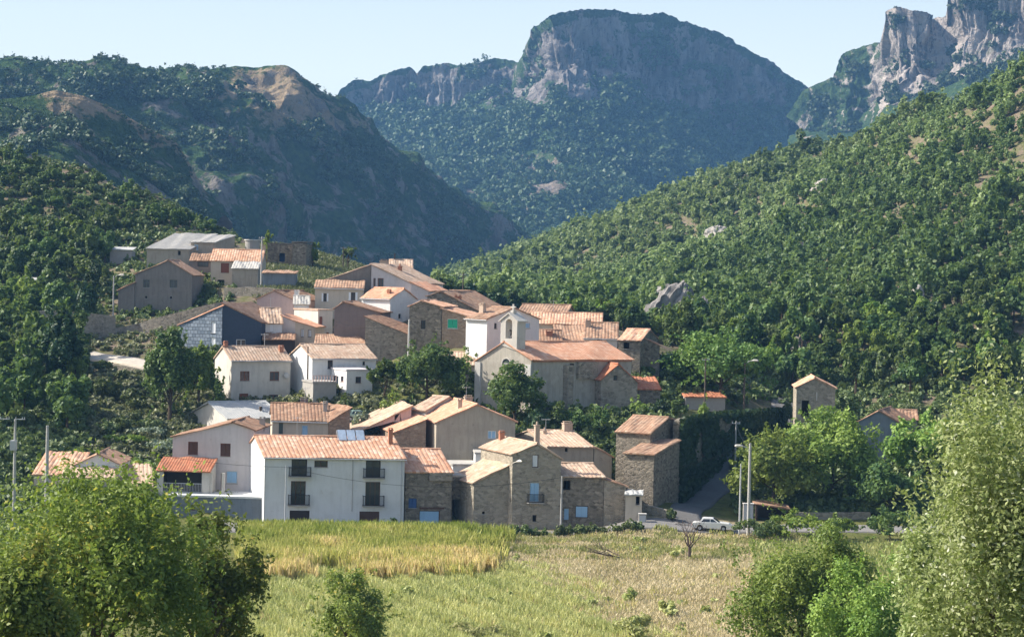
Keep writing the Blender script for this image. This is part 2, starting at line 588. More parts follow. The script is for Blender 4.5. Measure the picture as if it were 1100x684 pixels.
def crown_points(seed, rx, ry, rz, cz, nl, n, shell=0.55, drop=0.0, cone=0.0, sprig=0.06):
    """leaf centres, normals and tints for a lobed crown centred at height cz"""
    g = np.random.default_rng(seed)
    d = unit(g.normal(size=(nl, 3)))
    d[:, 2] = np.where(d[:, 2] < -0.35, -d[:, 2] * 0.5, d[:, 2])
    rad = g.uniform(0.3, 0.86, nl)[:, None]
    lc = d * rad
    lr = g.uniform(0.15, 0.38, nl)
    lt = g.uniform(0.1, 0.75, nl)
    w = lr ** 2
    k = g.choice(nl, size=n, p=w / w.sum())
    dd = unit(g.normal(size=(n, 3)) + d[k] * 0.55)
    rr = lr[k] * (shell + (1 - shell) * g.random(n)) * np.where(g.random(n) < 0.08, 1.22, 1.0)
    c = lc[k] + dd * rr[:, None]
    if cone:
        sc = 1 - cone * np.clip((c[:, 2] + 1) / 2, 0, 1)
        c[:, 0] *= sc
        c[:, 1] *= sc
    # sprigs that stick out of the outline
    ns = int(n * sprig)
    if ns:
        m = max(3, ns // 22)
        sd = unit(g.normal(size=(m, 3)) + np.array([0, 0, .35]))
        base = unit(sd) * g.uniform(.7, .95, m)[:, None]
        out = unit(sd + g.normal(size=(m, 3)) * .45) * g.uniform(.18, .5, m)[:, None]
        w_ = g.integers(0, m, ns)
        c[:ns] = base[w_] + out[w_] * (g.random(ns) ** .8)[:, None] + g.normal(size=(ns, 3)) * .028
    c = c * np.array([rx, ry, rz])
    c[:, 2] += cz
    nrm = unit(dd * 0.75 + g.normal(size=(n, 3)) * 0.6 + np.array([0, 0, 0.35]))
    t = np.clip(lt[k] + g.normal(size=n) * 0.2, 0, 1)
    return c, nrm, t


def crown_mesh(name, seed, rx, ry, rz, cz, nl, n, leaf, mat, aspect=0.6, shell=0.55, cone=0.0, sprig=0.06):
    c, nr, t = crown_points(seed, rx, ry, rz, cz, nl, n, shell, cone=cone, sprig=sprig)
    g = np.random.default_rng(seed + 1)
    q = leaf_quads(c, nr, leaf * g.uniform(0.6, 1.25, n), aspect, g=g)
    return quads_mesh(name, q, t, mat)


def trunk_mb(h, r, seed=0, limbs=5, spread=2.0, top=None):
    g = random.Random(seed)
    mb = MB()
    pts = [(0, 0, -0.8), (g.uniform(-.1, .1), g.uniform(-.1, .1), h * .35), (g.uniform(-.25, .25), g.uniform(-.25, .25), h * .7), (g.uniform(-.3, .3), g.uniform(-.3, .3), h)]
    mb.tube(pts, [r * 1.35, r, r * .7, r * .3], 8)
    for k in range(limbs):
        a = 2 * math.pi * k / limbs + g.uniform(-.4, .4)
        z0 = h * g.uniform(.35, .7)
        s = spread * g.uniform(.7, 1.1)
        p0 = (0, 0, z0)
        p1 = (math.cos(a) * s * .5, math.sin(a) * s * .5, z0 + h * .2)
        p2 = (math.cos(a) * s, math.sin(a) * s, z0 + h * g.uniform(.35, .55))
        mb.tube([p0, p1, p2], [r * .5, r * .35, r * .12], 6)
        for j in range(2):
            b = a + g.uniform(-.9, .9)
            q = (p1[0] + math.cos(b) * s * .5, p1[1] + math.sin(b) * s * .5, p1[2] + h * .22)
            mb.tube([p1, q], [r * .25, r * .07], 5)
    return mb
# ------------------------------------------------------------------ houses
GROUND_PTS = []     # world points the terrain passes through
DBG = []


def wall_face(mb, loc, poly, holes, deep=0.22):
    """planar wall with rectangular holes; loc(s, z, inward) gives local points"""
    loops = [[Vector((p[0], p[1], 0)) for p in poly]]
    for h in holes:
        loops.append([Vector((h[0], h[1], 0)), Vector((h[0], h[3], 0)), Vector((h[2], h[3], 0)), Vector((h[2], h[1], 0))])
    tris = geometry.tessellate_polygon(loops)
    flat = [p for l in loops for p in l]
    mb.add([loc(p.x, p.y, 0) for p in flat], [tuple(t) for t in tris])
    for (s0, z0, s1, z1) in holes:
        c = [(s0, z0), (s1, z0), (s1, z1), (s0, z1)]
        vs = [loc(s, z, 0) for s, z in c] + [loc(s, z, deep) for s, z in c]
        mb.add(vs, [(0, 1, 5, 4), (1, 2, 6, 5), (2, 3, 7, 6), (3, 0, 4, 7)])


class House:
    def __init__(s, name, label, cat, px0, px1, ye, yb, D, yaw=0, skew=0, depth=None, dpx=None, dside='L', kind='side',
                 yr=None, ridge_end='L', apex=None, ye_r=None, rf=0.5, wall='stone', roof='tile', ov=0.28, drop=2.5, group=None,
                 root=None, rib=0.42, back=None, ground=True, flat=False, hip=0.0):
        s.yaw, s.skew, s.kind = R(yaw), R(skew), kind
        fl = P(px0, yb, D)
        s.o = fl
        s.ex = np.array([math.cos(s.yaw), math.sin(s.yaw), 0])
        s.ey = np.array([-math.sin(s.yaw + s.skew), math.cos(s.yaw + s.skew), 0])
        zc = (ye + yb) / 2
        r = ray(px1, zc)
        k = r[0] / r[1]
        s.w = (fl[1] * k - fl[0]) / (s.ex[0] - k * s.ex[1])
        fr = fl + s.ex * s.w
        if depth is None:
            st = fl if dside == 'L' else fr
            r = ray(dpx, zc)
            k = r[0] / r[1]
            depth = (st[1] * k - st[0]) / (s.ey[0] - k * s.ey[1])
            if not 2.5 < depth < 26:
                DBG.append('DEPTH %s %.1f' % (name, depth))
                depth = min(max(depth, 4), 14)
        s.d = depth
        s.h = z_at(fl[0], fl[1], ye) - fl[2]
        zb = fl[2]
        w, d, h = s.w, s.d, s.h
        s.holes = {'front': [], 'left': [], 'right': []}
        s.later = []
        if kind == 'side':
            b = d * rf
            e = fl if ridge_end == 'L' else fr
            q = e + s.ey * b
            if hip and ridge_end == 'R':
                q = q - s.ex * hip
            hr = z_at(q[0], q[1], yr) - zb if yr is not None else h + b * 0.33
            s.prof = [(0, h), (b, hr), (d, back if back is not None else h)]
            s.pitch = math.degrees(math.atan2(hr - h, b))
        elif kind == 'shed':                     # rises (or falls) from front to back
            q = (fl if ridge_end == 'L' else fr) + s.ey * d
            hb = z_at(q[0], q[1], yr) - zb if yr is not None else h + 0.5
            s.prof = [(0, h), (d, hb)]
            s.pitch = math.degrees(math.atan2(hb - h, d))
        elif kind == 'gable':
            a, hz = s.front_pt(*apex)
            hrr = z_at(fr[0], fr[1], ye_r if ye_r is not None else ye) - zb
            s.prof = [(0, h), (a, hz), (w, hrr)]
            s.pitch = math.degrees(math.atan2(hz - h, a))
        else:                                    # lean: slopes along the front
            hrr = z_at(fr[0], fr[1], ye_r) - zb
            s.prof = [(0, h), (w, hrr)]
            s.pitch = math.degrees(math.atan2(hrr - h, w))
        DBG.append('%-22s D%3d w%5.1f d%5.1f h%5.1f zb%5.1f pitch %4.0f' % (name, D, w, d, h, zb, s.pitch))
        if root is None:
            s.root = tag(empty(name, fl, s.yaw), label, cat, group)
            s.off = np.zeros(3)
            s.rootyaw = s.yaw
        else:
            s.root = root.root
            s.rootyaw = root.rootyaw
            s.ro = root
            s.off = None
        s.base = root
        s.wm, s.rm, s.ov, s.drop, s.rib = wall, roof, ov, drop, rib
        s.flat = flat
        s.hip = hip
        s.roofo = None
        if ground:
            GROUND_PTS.append(tuple(fl))
            GROUND_PTS.append((fr[0], fr[1], fl[2]))

    # local (a along front, b into depth, z) -> root space
    def tf(s, a, b, z):
        wp = s.o + s.ex * a + s.ey * b + np.array([0, 0, z])
        base = s.base.o if s.base else s.o
        q = wp - base
        c, n = math.cos(-s.rootyaw), math.sin(-s.rootyaw)
        return (q[0] * c - q[1] * n, q[0] * n + q[1] * c, q[2])

    def _plane(s, px, py, o, e):
        r = ray(px, py)
        n = np.array([-e[1], e[0], 0])
        t = np.dot(o - CAM, n) / np.dot(r, n)
        q = CAM + r * t
        return np.dot(q - o, e), q[2] - s.o[2]

    def front_pt(s, px, py):
        return s._plane(px, py, s.o, s.ex)

    def side_pt(s, px, py, right):
        return s._plane(px, py, s.o + (s.ex * s.w if right else 0), s.ey)

    def loc(s, face):
        if face == 'front':
            return lambda q, z, i: s.tf(q, i, z)
        if face == 'left':
            return lambda q, z, i: s.tf(i, q, z)
        return lambda q, z, i: s.tf(s.w - i, q, z)

    def rect(s, x0, y0, x1, y1, face='front'):
        xm, ym = (x0 + x1) / 2, (y0 + y1) / 2
        f = (lambda x, y: s.front_pt(x, y)) if face == 'front' else (lambda x, y: s.side_pt(x, y, face == 'right'))
        a0, a1 = f(x0, ym)[0], f(x1, ym)[0]
        zt, zb = f(xm, y0)[1], f(xm, y1)[1]
        return (min(a0, a1), zb, max(a0, a1), zt)

    def clampr(s, r, face):
        mx = s.w if face == 'front' else s.d
        if r[0] < 0.05 or r[2] > mx - 0.05:
            r = (max(0.12, r[0]), r[1], min(mx - 0.12, r[2]), r[3])
        return r

    def opening(s, kind, x0, y0, x1, y1, face='front', style='window', mat=None, shutters=None, frame=None, label=None, cols=2, balcony=False):
        r = s.clampr(s.rect(x0, y0, x1, y1, face), face)
        if r[2] - r[0] < 0.1 or r[3] - r[1] < 0.1:
            DBG.append('SMALL OPENING %s %s' % (s.root.name, kind))
            return s
        s.holes[face].append(r)
        s.later.append((kind, r, face, style, mat, shutters, frame, label, cols, balcony))
        return s

    def win(s, *a, **k):
        return s.opening('window', *a, **k)

    def door(s, *a, **k):
        k.setdefault('style', 'panel')
        return s.opening('door', *a, **k)

    def _opening(s, kind, r, face, style, mat, shutters, frame, label, cols, balcony):
        L_ = s.loc(face)
        s0, z0, s1, z1 = r
        bx = lambda mb, a0, a1, c0, c1, i0, i1: mb.box(a0, a1, i0, i1, c0, c1, tf=lambda a, i, z: L_(a, z, i))
        fw = min(0.09, (s1 - s0) * 0.12)
        if style == 'panel':
            mb = MB()
            bx(mb, s0, s1, z0, z1, 0.14, 0.20)
            for q in range(1, 4):                   # battens
                a = s0 + (s1 - s0) * q / 4
                bx(mb, a - 0.03, a + 0.03, z0 + 0.03, z1 - 0.03, 0.115, 0.139)
            o = mb.build(kind, M[mat or 'wood'], s.root)
            fr = MB()
            bx(fr, s0, s0 + fw, z0, z1, 0.06, 0.137)
            bx(fr, s1 - fw, s1, z0, z1, 0.06, 0.137)
            bx(fr, s0 + fw, s1 - fw, z1 - fw, z1, 0.06, 0.137)
            fr.build('frame', M[frame or mat or 'wood'], o)
        elif style == 'void':                       # an open dark bay: back wall set far in
            mb = MB()
            bx(mb, s0, s1, z0, z1, 1.6, 1.7)
            bx(mb, s0 - .12, s0 - .004, z0, z1, .23, 1.6)
            bx(mb, s1 + .004, s1 + .12, z0, z1, .23, 1.6)
            bx(mb, s0 - .12, s1 + .12, z1 + .004, z1 + .12, .23, 1.6)
            o = mb.build(kind, M[mat or 'darkwood'], s.root)
        else:
            mb = MB()
            bx(mb, s0, s0 + fw, z0, z1, 0.12, 0.19)
            bx(mb, s1 - fw, s1, z0, z1, 0.12, 0.19)
            bx(mb, s0 + fw, s1 - fw, z1 - fw, z1, 0.12, 0.19)
            bx(mb, s0 + fw, s1 - fw, z0, z0 + fw, 0.12, 0.19)
            for q in range(1, cols):
                a = s0 + (s1 - s0) * q / cols
                bx(mb, a - fw * .4, a + fw * .4, z0 + fw, z1 - fw, 0.125, 0.185)
            o = mb.build(kind, M[frame or 'wood'], s.root)
            if style == 'shut':                     # closed shutters fill the opening
                for q in range(2):
                    a0 = s0 + fw + (s1 - s0 - 2 * fw) * q / 2 + (0.01 if q else 0)
                    a1 = a0 + (s1 - s0 - 2 * fw) / 2 - 0.01
                    m2 = MB()
                    bx(m2, a0, a1, z0 + fw, z1 - fw, 0.05, 0.09)
                    for t in (0.2, 0.8):
                        zz = z0 + (z1 - z0) * t
                        bx(m2, a0 + .02, a1 - .02, zz - .04, zz + .04, 0.025, 0.048)
                    m2.build('shutter', M[mat or 'wood'], o)
            else:
                m2 = MB()
                bx(m2, s0 + fw, s1 - fw, z0 + fw, z1 - fw, 0.15, 0.16)
                m2.build('pane', M[mat or 'glass'], o)
        if kind == 'window':
            sl = MB()
            bx(sl, s0 - .06, s1 + .06, z0 - .07, z0 - .003, -0.06, 0.11)
            sl.build('sill', M['concrete'], o)
        if shutters:
            ww = (s1 - s0) * 0.5
            for a0 in (s0 - ww - .02, s1 + .02):
                m2 = MB()
                bx(m2, a0, a0 + ww, z0, z1, -0.055, -0.012)
                for t in (0.15, 0.5, 0.85):
                    zz = z0 + (z1 - z0) * t
                    bx(m2, a0 + .03, a0 + ww - .03, zz - .04, zz + .04, -0.075, -0.056)
                m2.build('shutter', M[shutters], o)
        if balcony:
            e, g = 0.35, 0.55
            m2 = MB()
            bx(m2, s0 - e, s1 + e, z0 - .14, z0 - .02, -g, -0.003)
            bal = m2.build('balcony', M['concrete'], s.root)
            m3 = MB()
            hh = min(1.0, (z1 - z0) * .55) if balcony is True else balcony
            for zz in (z0 + .06, z0 + hh):
                bx(m3, s0 - e + .02, s1 + e - .02, zz - .03, zz + .03, -g + .02, -g + .07)
                bx(m3, s0 - e + .02, s0 - e + .07, zz - .03, zz + .03, -g + .07, -.003)
                bx(m3, s1 + e - .07, s1 + e - .02, zz - .03, zz + .03, -g + .07, -.003)
            n = max(4, int((s1 - s0 + 2 * e) / .13))
            for q in range(n + 1):
                a = s0 - e + .03 + (s1 - s0 + 2 * e - .08) * q / n
                bx(m3, a, a + .028, z0 - .02, z0 + hh - .03, -g + .03, -g + .058)
            for a in (s0 - e + .03, s1 + e - .06):
                for i in (-g * .66, -g * .33):
                    bx(m3, a, a + .028, z0 - .02, z0 + hh - .03, i, i + .028)
            m3.build('railing', M['iron'], bal)
        if label:
            o['label'] = label

    def slab(s, mb, A, B, C, D_, n_rib, thick=0.12, amp=0.05):
        """corrugated slab: A-B along the eave, D_-C along the ridge (local a,b,z)"""
        A, B, C, D_ = [Vector(s.tf(*p)) for p in (A, B, C, D_)]
        nrm = (B - A).cross(D_ - A).normalized()
        if nrm.z < 0:
            nrm = -nrm
        length, slope = (B - A).length, (D_ - A).length
        pat = [0, .75, 1, .75]
        nc = n_rib * 4 + 1
        rows = 5
        vs, uvs = [], []
        for j in range(rows):
            t = j / (rows - 1)
            for i in range(nc):
                q = i / (nc - 1)
                p = (A.lerp(B, q)).lerp(D_.lerp(C, q), t)
                wob = 0.06 * math.sin(q * 9.1 + t * 3 + length) + 0.04 * math.sin(t * 7 + q * 21 + slope)
                vs.append(p + nrm * (0.05 + amp * pat[i % 4] + (wob if 0 < j else wob * .5)))
                uvs.append((q * length, t * slope))
        fs = [(j * nc + i, j * nc + i + 1, (j + 1) * nc + i + 1, (j + 1) * nc + i) for j in range(rows - 1) for i in range(nc - 1)]
        mb.add(vs, fs, uvs)
        # underside and edges
        u = [A - nrm * (thick - .05), B - nrm * (thick - .05), C - nrm * (thick - .05), D_ - nrm * (thick - .05)]
        mb.add(u, [(0, 3, 2, 1)], [(0, 0)] * 4)
        edge = [list(range(nc)), [j * nc + nc - 1 for j in range(rows)], [(rows - 1) * nc + i for i in range(nc)], [j * nc for j in range(rows)]]
        ends = [(u[0], u[1]), (u[1], u[2]), (u[3], u[2]), (u[0], u[3])]
        for ed, (p, q) in zip(edge, ends):
            for i in range(len(ed) - 1):
                t0, t1 = i / (len(ed) - 1), (i + 1) / (len(ed) - 1)
                mb.add([vs[ed[i]], vs[ed[i + 1]], p.lerp(q, t1), p.lerp(q, t0)], [(0, 1, 2, 3)], [uvs[ed[i]], uvs[ed[i + 1]], uvs[ed[i + 1]], uvs[ed[i]]])

    def finish(s, rname='roof', wname='wall', cap=True):
        w, d, pr, z0 = s.w, s.d, s.prof, -s.drop
        mb = MB()
        if s.kind in ('side', 'shed'):
            end = [(0, z0)] + [(b, z) for b, z in pr] + [(d, z0)]
            f = [(0, z0), (0, pr[0][1]), (w, pr[0][1]), (w, z0)]
            bk = [(0, z0), (0, pr[-1][1]), (w, pr[-1][1]), (w, z0)]
            sides = {'front': f, 'left': end, 'right': end}
            backp = bk
        else:
            f = [(0, z0)] + [(a, z) for a, z in pr] + [(w, z0)]
            sides = {'front': f, 'left': [(0, z0), (0, pr[0][1]), (d, pr[0][1]), (d, z0)], 'right': [(0, z0), (0, pr[-1][1]), (d, pr[-1][1]), (d, z0)]}
            backp = f
        if s.hip:
            hb = pr[0][1]
            sides['right'] = [(0, z0), (0, hb), (d, pr[-1][1]), (d, z0)]
        for k in ('front', 'left', 'right'):
            wall_face(mb, s.loc(k), sides[k], s.holes[k])
        wall_face(mb, lambda q, z, i: s.tf(q, d - i, z), backp, [])
        s.wallo = mb.build(wname, M[s.wm], s.root)
        rb = MB()
        ov = s.ov
        if s.flat:
            hz = pr[0][1]
            t = s.tf
            wl = [(-.1, -.1), (w + .1, -.1), (w + .1, d + .1), (-.1, d + .1)]
            lo = [t(a, b, hz + .003) for a, b in wl]
            hi = [t(a, b, hz + .22) for a, b in wl]
            rb.add(lo + hi, [(3, 2, 1, 0), (4, 5, 6, 7), (0, 1, 5, 4), (1, 2, 6, 5), (2, 3, 7, 6), (3, 0, 4, 7)], [(a, b) for a, b in wl] * 2)
        else:
            for i in range(len(pr) - 1):
                (p0, q0), (p1, q1) = pr[i], pr[i + 1]
                ln = math.hypot(p1 - p0, q1 - q0)
                e0, e1 = (p0, q0), (p1, q1)
                k = ov / max(ln, .1)
                lo_first = i == 0
                lo_last = i == len(pr) - 2
                if lo_first:
                    e0 = (p0 - (p1 - p0) * k, q0 - (q1 - q0) * k)
                if lo_last:
                    e1 = (p1 + (p1 - p0) * k, q1 + (q1 - q0) * k)
                if s.kind in ('side', 'shed'):
                    x0, x1 = -ov * .6, w + ov * .6
                    hx = s.hip if s.hip else 0
                    n = max(3, int((x1 - x0) / s.rib))
                    if i == 0:
                        s.slab(rb, (x0, e0[0], e0[1]), (x1, e0[0], e0[1]), (x1 - hx, e1[0], e1[1]), (x0, e1[0], e1[1]), n)
                    else:
                        s.slab(rb, (x1, e1[0], e1[1]), (x0, e1[0], e1[1]), (x0, e0[0], e0[1]), (x1 - hx, e0[0], e0[1]), n)
                else:
                    y0, y1 = -ov * .6, d + ov * .6
                    n = max(3, int((y1 - y0) / s.rib))
                    if q0 <= q1:
                        s.slab(rb, (e0[0], y0, e0[1]), (e0[0], y1, e0[1]), (e1[0], y1, e1[1]), (e1[0], y0, e1[1]), n)
                    else:
                        s.slab(rb, (e1[0], y1, e1[1]), (e1[0], y0, e1[1]), (e0[0], y0, e0[1]), (e0[0], y1, e0[1]), n)
            if s.hip:
                b, hz = pr[1]
                x1 = w + ov * .6
                k = ov / math.hypot(b, hz - pr[0][1])
                s.slab(rb, (x1, -k * b, pr[0][1] - k * (hz - pr[0][1])), (x1, d + k * b, pr[-1][1] - k * (hz - pr[0][1])), (x1 - s.hip, b + .02, hz), (x1 - s.hip, b - .02, hz), max(3, int(d / s.rib)))
            if len(pr) == 3 and cap:
                b, hz = pr[1]
                if s.kind == 'side':
                    e = [s.tf(-ov * .6, b, hz + .06), s.tf(w + ov * .6 - s.hip, b, hz + .06)]
                else:
                    e = [s.tf(b, -ov * .6, hz + .06), s.tf(b, d + ov * .6, hz + .06)]
                v0 = len(rb.v)
                nf = len(rb.f)
                rb.tube(e, .13, 8)
                ln = (Vector(e[0]) - Vector(e[1])).length
                for fi in range(nf, len(rb.f)):
                    rb.uv[fi] = [((ln if q - v0 >= 8 else 0), .3 * ((q - v0) % 8)) for q in rb.f[fi]]
        s.roofo = rb.build(rname, M[s.rm], s.root)
        for a in s.later:
            s._opening(*a)
        return s

    def roof_z(s, a, b):
        pr = s.prof
        q = b if s.kind in ('side', 'shed') else a
        for i in range(len(pr) - 1):
            if pr[i][0] <= q <= pr[i + 1][0]:
                t = (q - pr[i][0]) / (pr[i + 1][0] - pr[i][0])
                return pr[i][1] + t * (pr[i + 1][1] - pr[i][1])
        return pr[0][1]

    def chimney(s, px, ytop, fb, wd=0.6, mat='chim', pot=False, fa=None):
        """on the roof at depth share fb, its column px and top row given"""
        b = s.d * fb
        o = s.o + s.ey * b
        if fa is None:
            r = ray(px, ytop)
            k = r[0] / r[1]
            a = (o[1] * k - o[0]) / (s.ex[0] - k * s.ex[1])
        else:
            a = s.w * fa
        q = o + s.ex * a
        zt = z_at(q[0], q[1], ytop) - s.o[2]
        zb = s.roof_z(min(max(a, 0), s.w), b)
        if zt < zb + .3:
            DBG.append('LOW CHIMNEY %s %.1f %.1f' % (s.root.name, zb, zt))
            zt = zb + .7
        h = wd / 2
        mb = MB()
        mb.box(a - h, a + h, b - h * .8, b + h * .8, zb - .6, zt - .12, tf=s.tf)
        mb.box(a - h - .07, a + h + .07, b - h * .8 - .07, b + h * .8 + .07, zt - .118, zt - .02, tf=s.tf)
        if pot:
            mb.tube([s.tf(a, b, zt - .018), s.tf(a, b, zt + .35)], [h * .55, h * .45], 8)
        else:
            for dx in (-h * .8, h * .8):
                mb.box(a + dx - .06, a + dx + .06, b - .12, b + .12, zt - .018, zt + .12, tf=s.tf)
            mb.box(a - h, a + h, b - .25, b + .25, zt + .122, zt + .18, tf=s.tf)
        mb.build('chimney', M[mat], s.roofo)
        return s

    def band(s, name, mat, a0, a1, b0, b1, z0, z1, parent=None):
        mb = MB().box(a0, a1, b0, b1, z0, z1, tf=s.tf)
        return mb.build(name, M[mat], parent or s.root)

    def pipe(s, px, y0, y1, face='front', r=0.05, mat='metal', out=0.08, name='downpipe'):
        f = (lambda x, y: s.front_pt(x, y)) if face == 'front' else (lambda x, y: s.side_pt(x, y, face == 'right'))
        a, zt = f(px, y0)
        _, zb = f(px, y1)
        L_ = s.loc(face)
        return MB().tube([L_(a, zb, -out), L_(a, zt, -out)], r, 6).build(name, M[mat], s.root)


H = {}
# ---- front row
h = H['white'] = House('white_house', 'long three-storey white house with iron balconies and striped tile roof, at the field edge', 'house', 283, 434, 490, 568, 220, yaw=6, skew=15, depth=9, yr=468, wall='white', roof='tile_stripe', rib=0.46)
h.door(313.2, 493.2, 330, 511, style='window', mat='glass', frame='darkwood', balcony=1.0)
h.win(337.8, 494.5, 352.2, 501.5, frame='wood')
h.door(393, 494.5, 409, 512.5, style='window', mat='glass', frame='darkwood', balcony=1.0)
h.door(312.4, 516.4, 328.5, 541.8, style='window', mat='glass', frame='wood', cols=3, balcony=1.1)
h.door(392.5, 517.3, 408.5, 542.7, style='window', mat='glass', frame='wood', cols=3, balcony=1.1)
h.door(311, 548, 332.5, 567, mat='darkwood', label='dark brown garage door')
h.door(386, 549, 407.5, 567, mat='wood', label='brown garage door')
h.finish()
h.chimney(419.5, 461, 0.33, 0.45, 'brick')
h.pipe(379, 492, 549, r=0.03, mat='concrete')
h.pipe(431.5, 494, 566, r=0.05)
h.pipe(284.5, 492, 566, r=0.04)
# solar collector on the roof: three framed panels on a tilted rack
a0, b0 = h.w * 0.585, h.d * 0.40
zb_ = h.roof_z(a0, b0)
rk = MB()
for k in range(4):
    aa = a0 + k * 1.02
    rk.tube([h.tf(aa, b0 + .1, zb_ + .02), h.tf(aa, b0 + .75, zb_ + 1.15)], .035, 5)
    rk.tube([h.tf(aa, b0 + 1.1, zb_ + .1), h.tf(aa, b0 + .75, zb_ + 1.1)], .03, 5)
sp_ = rk.build('solar_collector', M['metal'], h.root)
for k in range(3):
    x0, x1 = a0 + k * 1.02 + .06, a0 + (k + 1) * 1.02 - .06
    q = [h.tf(x0, b0, zb_ + .12), h.tf(x1, b0, zb_ + .12), h.tf(x1, b0 + .7, zb_ + 1.22), h.tf(x0, b0 + .7, zb_ + 1.22)]
    q2 = [(v[0], v[1] + .05, v[2] - .05) for v in q]
    MB().add(q + q2, [(0, 1, 2, 3), (7, 6, 5, 4), (0, 4, 5, 1), (1, 5, 6, 2), (2, 6, 7, 3), (3, 7, 4, 0)]).build('solar_panel', M['panel'], sp_)

h = H['shed_stone'] = House('stone_house', 'low dark stone house with pale blue shutters joined to the long white house', 'house', 434.6, 485, 506, 568, 222.4, yaw=6, skew=15, depth=9, yr=482, wall='stone2', roof='tile_stripe', rib=0.46)
h.win(438.8, 535, 447.8, 545.5, style='shut', mat='shutter_dkblue', frame='shutter_dkblue')
h.door(450, 548, 472.5, 562, mat='shutter_blue', frame='wood', label='pale blue garage shutter')
h.finish()
h.band('ledge', 'stone', 2.6, h.w - .05, -.35, -.004, h.h - 1.0, h.h - .12)
h.band('lintel', 'wood', 1.6, 4.4, -.05, -.004, h.front_pt(460, 546.5)[1], h.front_pt(460, 544.5)[1])

h = H['lean_stone'] = House('stone_house', 'stone house with a single roof slope dropping towards a dark passage', 'house', 508, 549, 518, 568, 221.6, yaw=4, skew=20, depth=7, kind='lean', ye_r=497.5, wall='stone3', roof='tile_pale')
h.win(518, 549, 521, 552, style='void')
h.finish()
# recessed passage with doors between the two
h = H['passage'] = House('passage_house', 'dark recessed house front in the passage with a blue door', 'house', 484.5, 509, 512, 568, 225, yaw=4, depth=6, kind='lean', ye_r=512, wall='stone2', roof='fibro', flat=True, skew=8)
h.door(485.6, 536, 496, 567, style='void', mat='darkwood')
h.door(497.5, 537, 504.5, 567, mat='shutter_dkblue')
h.finish()

h = H['tall_gable'] = House('stone_house', 'tall stone gable house with a small iron balcony and pale attic window', 'house', 549, 602, 487, 568, 221, yaw=4, skew=20, depth=9, kind='gable', apex=(577, 476.5), ye_r=492, wall='stone3', roof='tile_pale')
h.win(571.8, 488, 578.7, 502, mat='shutter_white', frame='wood', cols=1)
h.door(569, 518, 579.6, 539, style='shut', mat='shutter_blue', frame='shutter_white', balcony=0.9)
h.win(572, 553, 576.6, 560, style='void')
h.finish()
h.chimney(577, 456, 0.25, 0.5, 'chim', pot=True)
h.chimney(539, 464, 0.9, 0.55, 'brick')

h = H['low_right'] = House('stone_house', 'low stone house with a small pale tile roof beside the concrete pole', 'house', 603, 648, 511, 567, 222, yaw=0, skew=20, depth=7, yr=497, wall='stone2', roof='tile_pale')
h.door(604, 516, 613, 526, style='void')
h.door(618, 543, 632, 556, style='shut', mat='shutter_blue', frame='wood')
h.door(606, 546, 611, 558, mat='shutter_blue')
h.finish()
h2 = House('x', '', '', 648, 672, 514, 565, 222, yaw=0, skew=12, depth=6, kind='lean', ye_r=522, wall='stone3', roof='tile_mossy', root=h)
h2.finish('annex_roof', 'annex_wall')

h = H['hut'] = House('hut', 'small cream hut with a bright flat roof at the end of the stone row', 'hut', 671.5, 689.5, 531, 557, 219, yaw=-4, depth=3.2, kind='shed', yr=526.5, wall='cream', roof='fibro_pale', ov=.2)
h.win(683, 533, 687, 542, style='void')
h.finish()

h = H['behind_gable'] = House('stone_house', 'stone house with a bright pale roof and two chimneys behind the tall gable', 'house', 587, 637, 479, 530, 233, yaw=0, skew=20, depth=13, yr=462, wall='beige', roof='tile_pale', rf=.5)
h.win(607, 480.5, 610, 485, style='void')
h.finish()
h2 = House('x', '', '', 637.3, 657, 480, 532, 233, yaw=0, skew=14, depth=9, kind='lean', ye_r=490, wall='beige', roof='tile_old', root=h)
h2.finish('side_roof', 'side_wall')
h.chimney(609.5, 454, .5, 1.0, 'chim')
h.chimney(585, 462, .4, .4, 'chim', pot=True)

h = H['terrace_shed'] = House('outbuilding', 'white outbuilding with a flat grey roof wedged between stone houses', 'outbuilding', 486, 524, 500, 530, 229, yaw=6, depth=5, kind='lean', ye_r=500, wall='white', roof='fibro', flat=True, skew=18)
h.finish()
h2 = House('x', '', '', 510, 549, 487.5, 520, 231.5, yaw=4, depth=4, kind='lean', ye_r=488, wall='white', roof='fibro', flat=True, root=h, ground=False)
h2.finish('upper_roof', 'upper_wall')

h = H['big_stone'] = House('stone_house', 'big grey gable house with one small blue window and a lit white side wall', 'house', 467.5, 553, 453, 515, 236, yaw=0, skew=16, depth=11, kind='gable', apex=(513, 434.5), ye_r=452.5, wall='beige', roof='tile_orange')
h.win(524, 462.5, 533, 471, mat='shutter_blue', frame='shutter_white')
h.finish()
h.chimney(494, 429, .18, .5, 'chim')
h.chimney(503, 426, .85, .9, 'chim')
h2 = House('x', '', '', 422, 457, 464, 515, 237.2, yaw=0, skew=14, depth=9, kind='lean', ye_r=450, wall='brownstone', roof='tile_orange', root=h)
h2.finish('wing_roof', 'wing_wall')

h = H['long_slope'] = House('pink_house', 'pink house under a long single roof slope, behind the solar panels', 'house', 384, 441, 463, 500, 243, yaw=0, skew=12, depth=11, kind='lean', ye_r=437, wall='pink', roof='tile_pale')
h.win(424, 443, 430, 452.5, frame='redwood')
h.finish()
h2 = House('x', '', '', 440, 457, 439, 495, 245, yaw=-42, depth=8, yr=426.5, ridge_end='R', wall='offwhite', roof='tile_pale', root=h)
h2.finish('wing_roof', 'wing_wall')

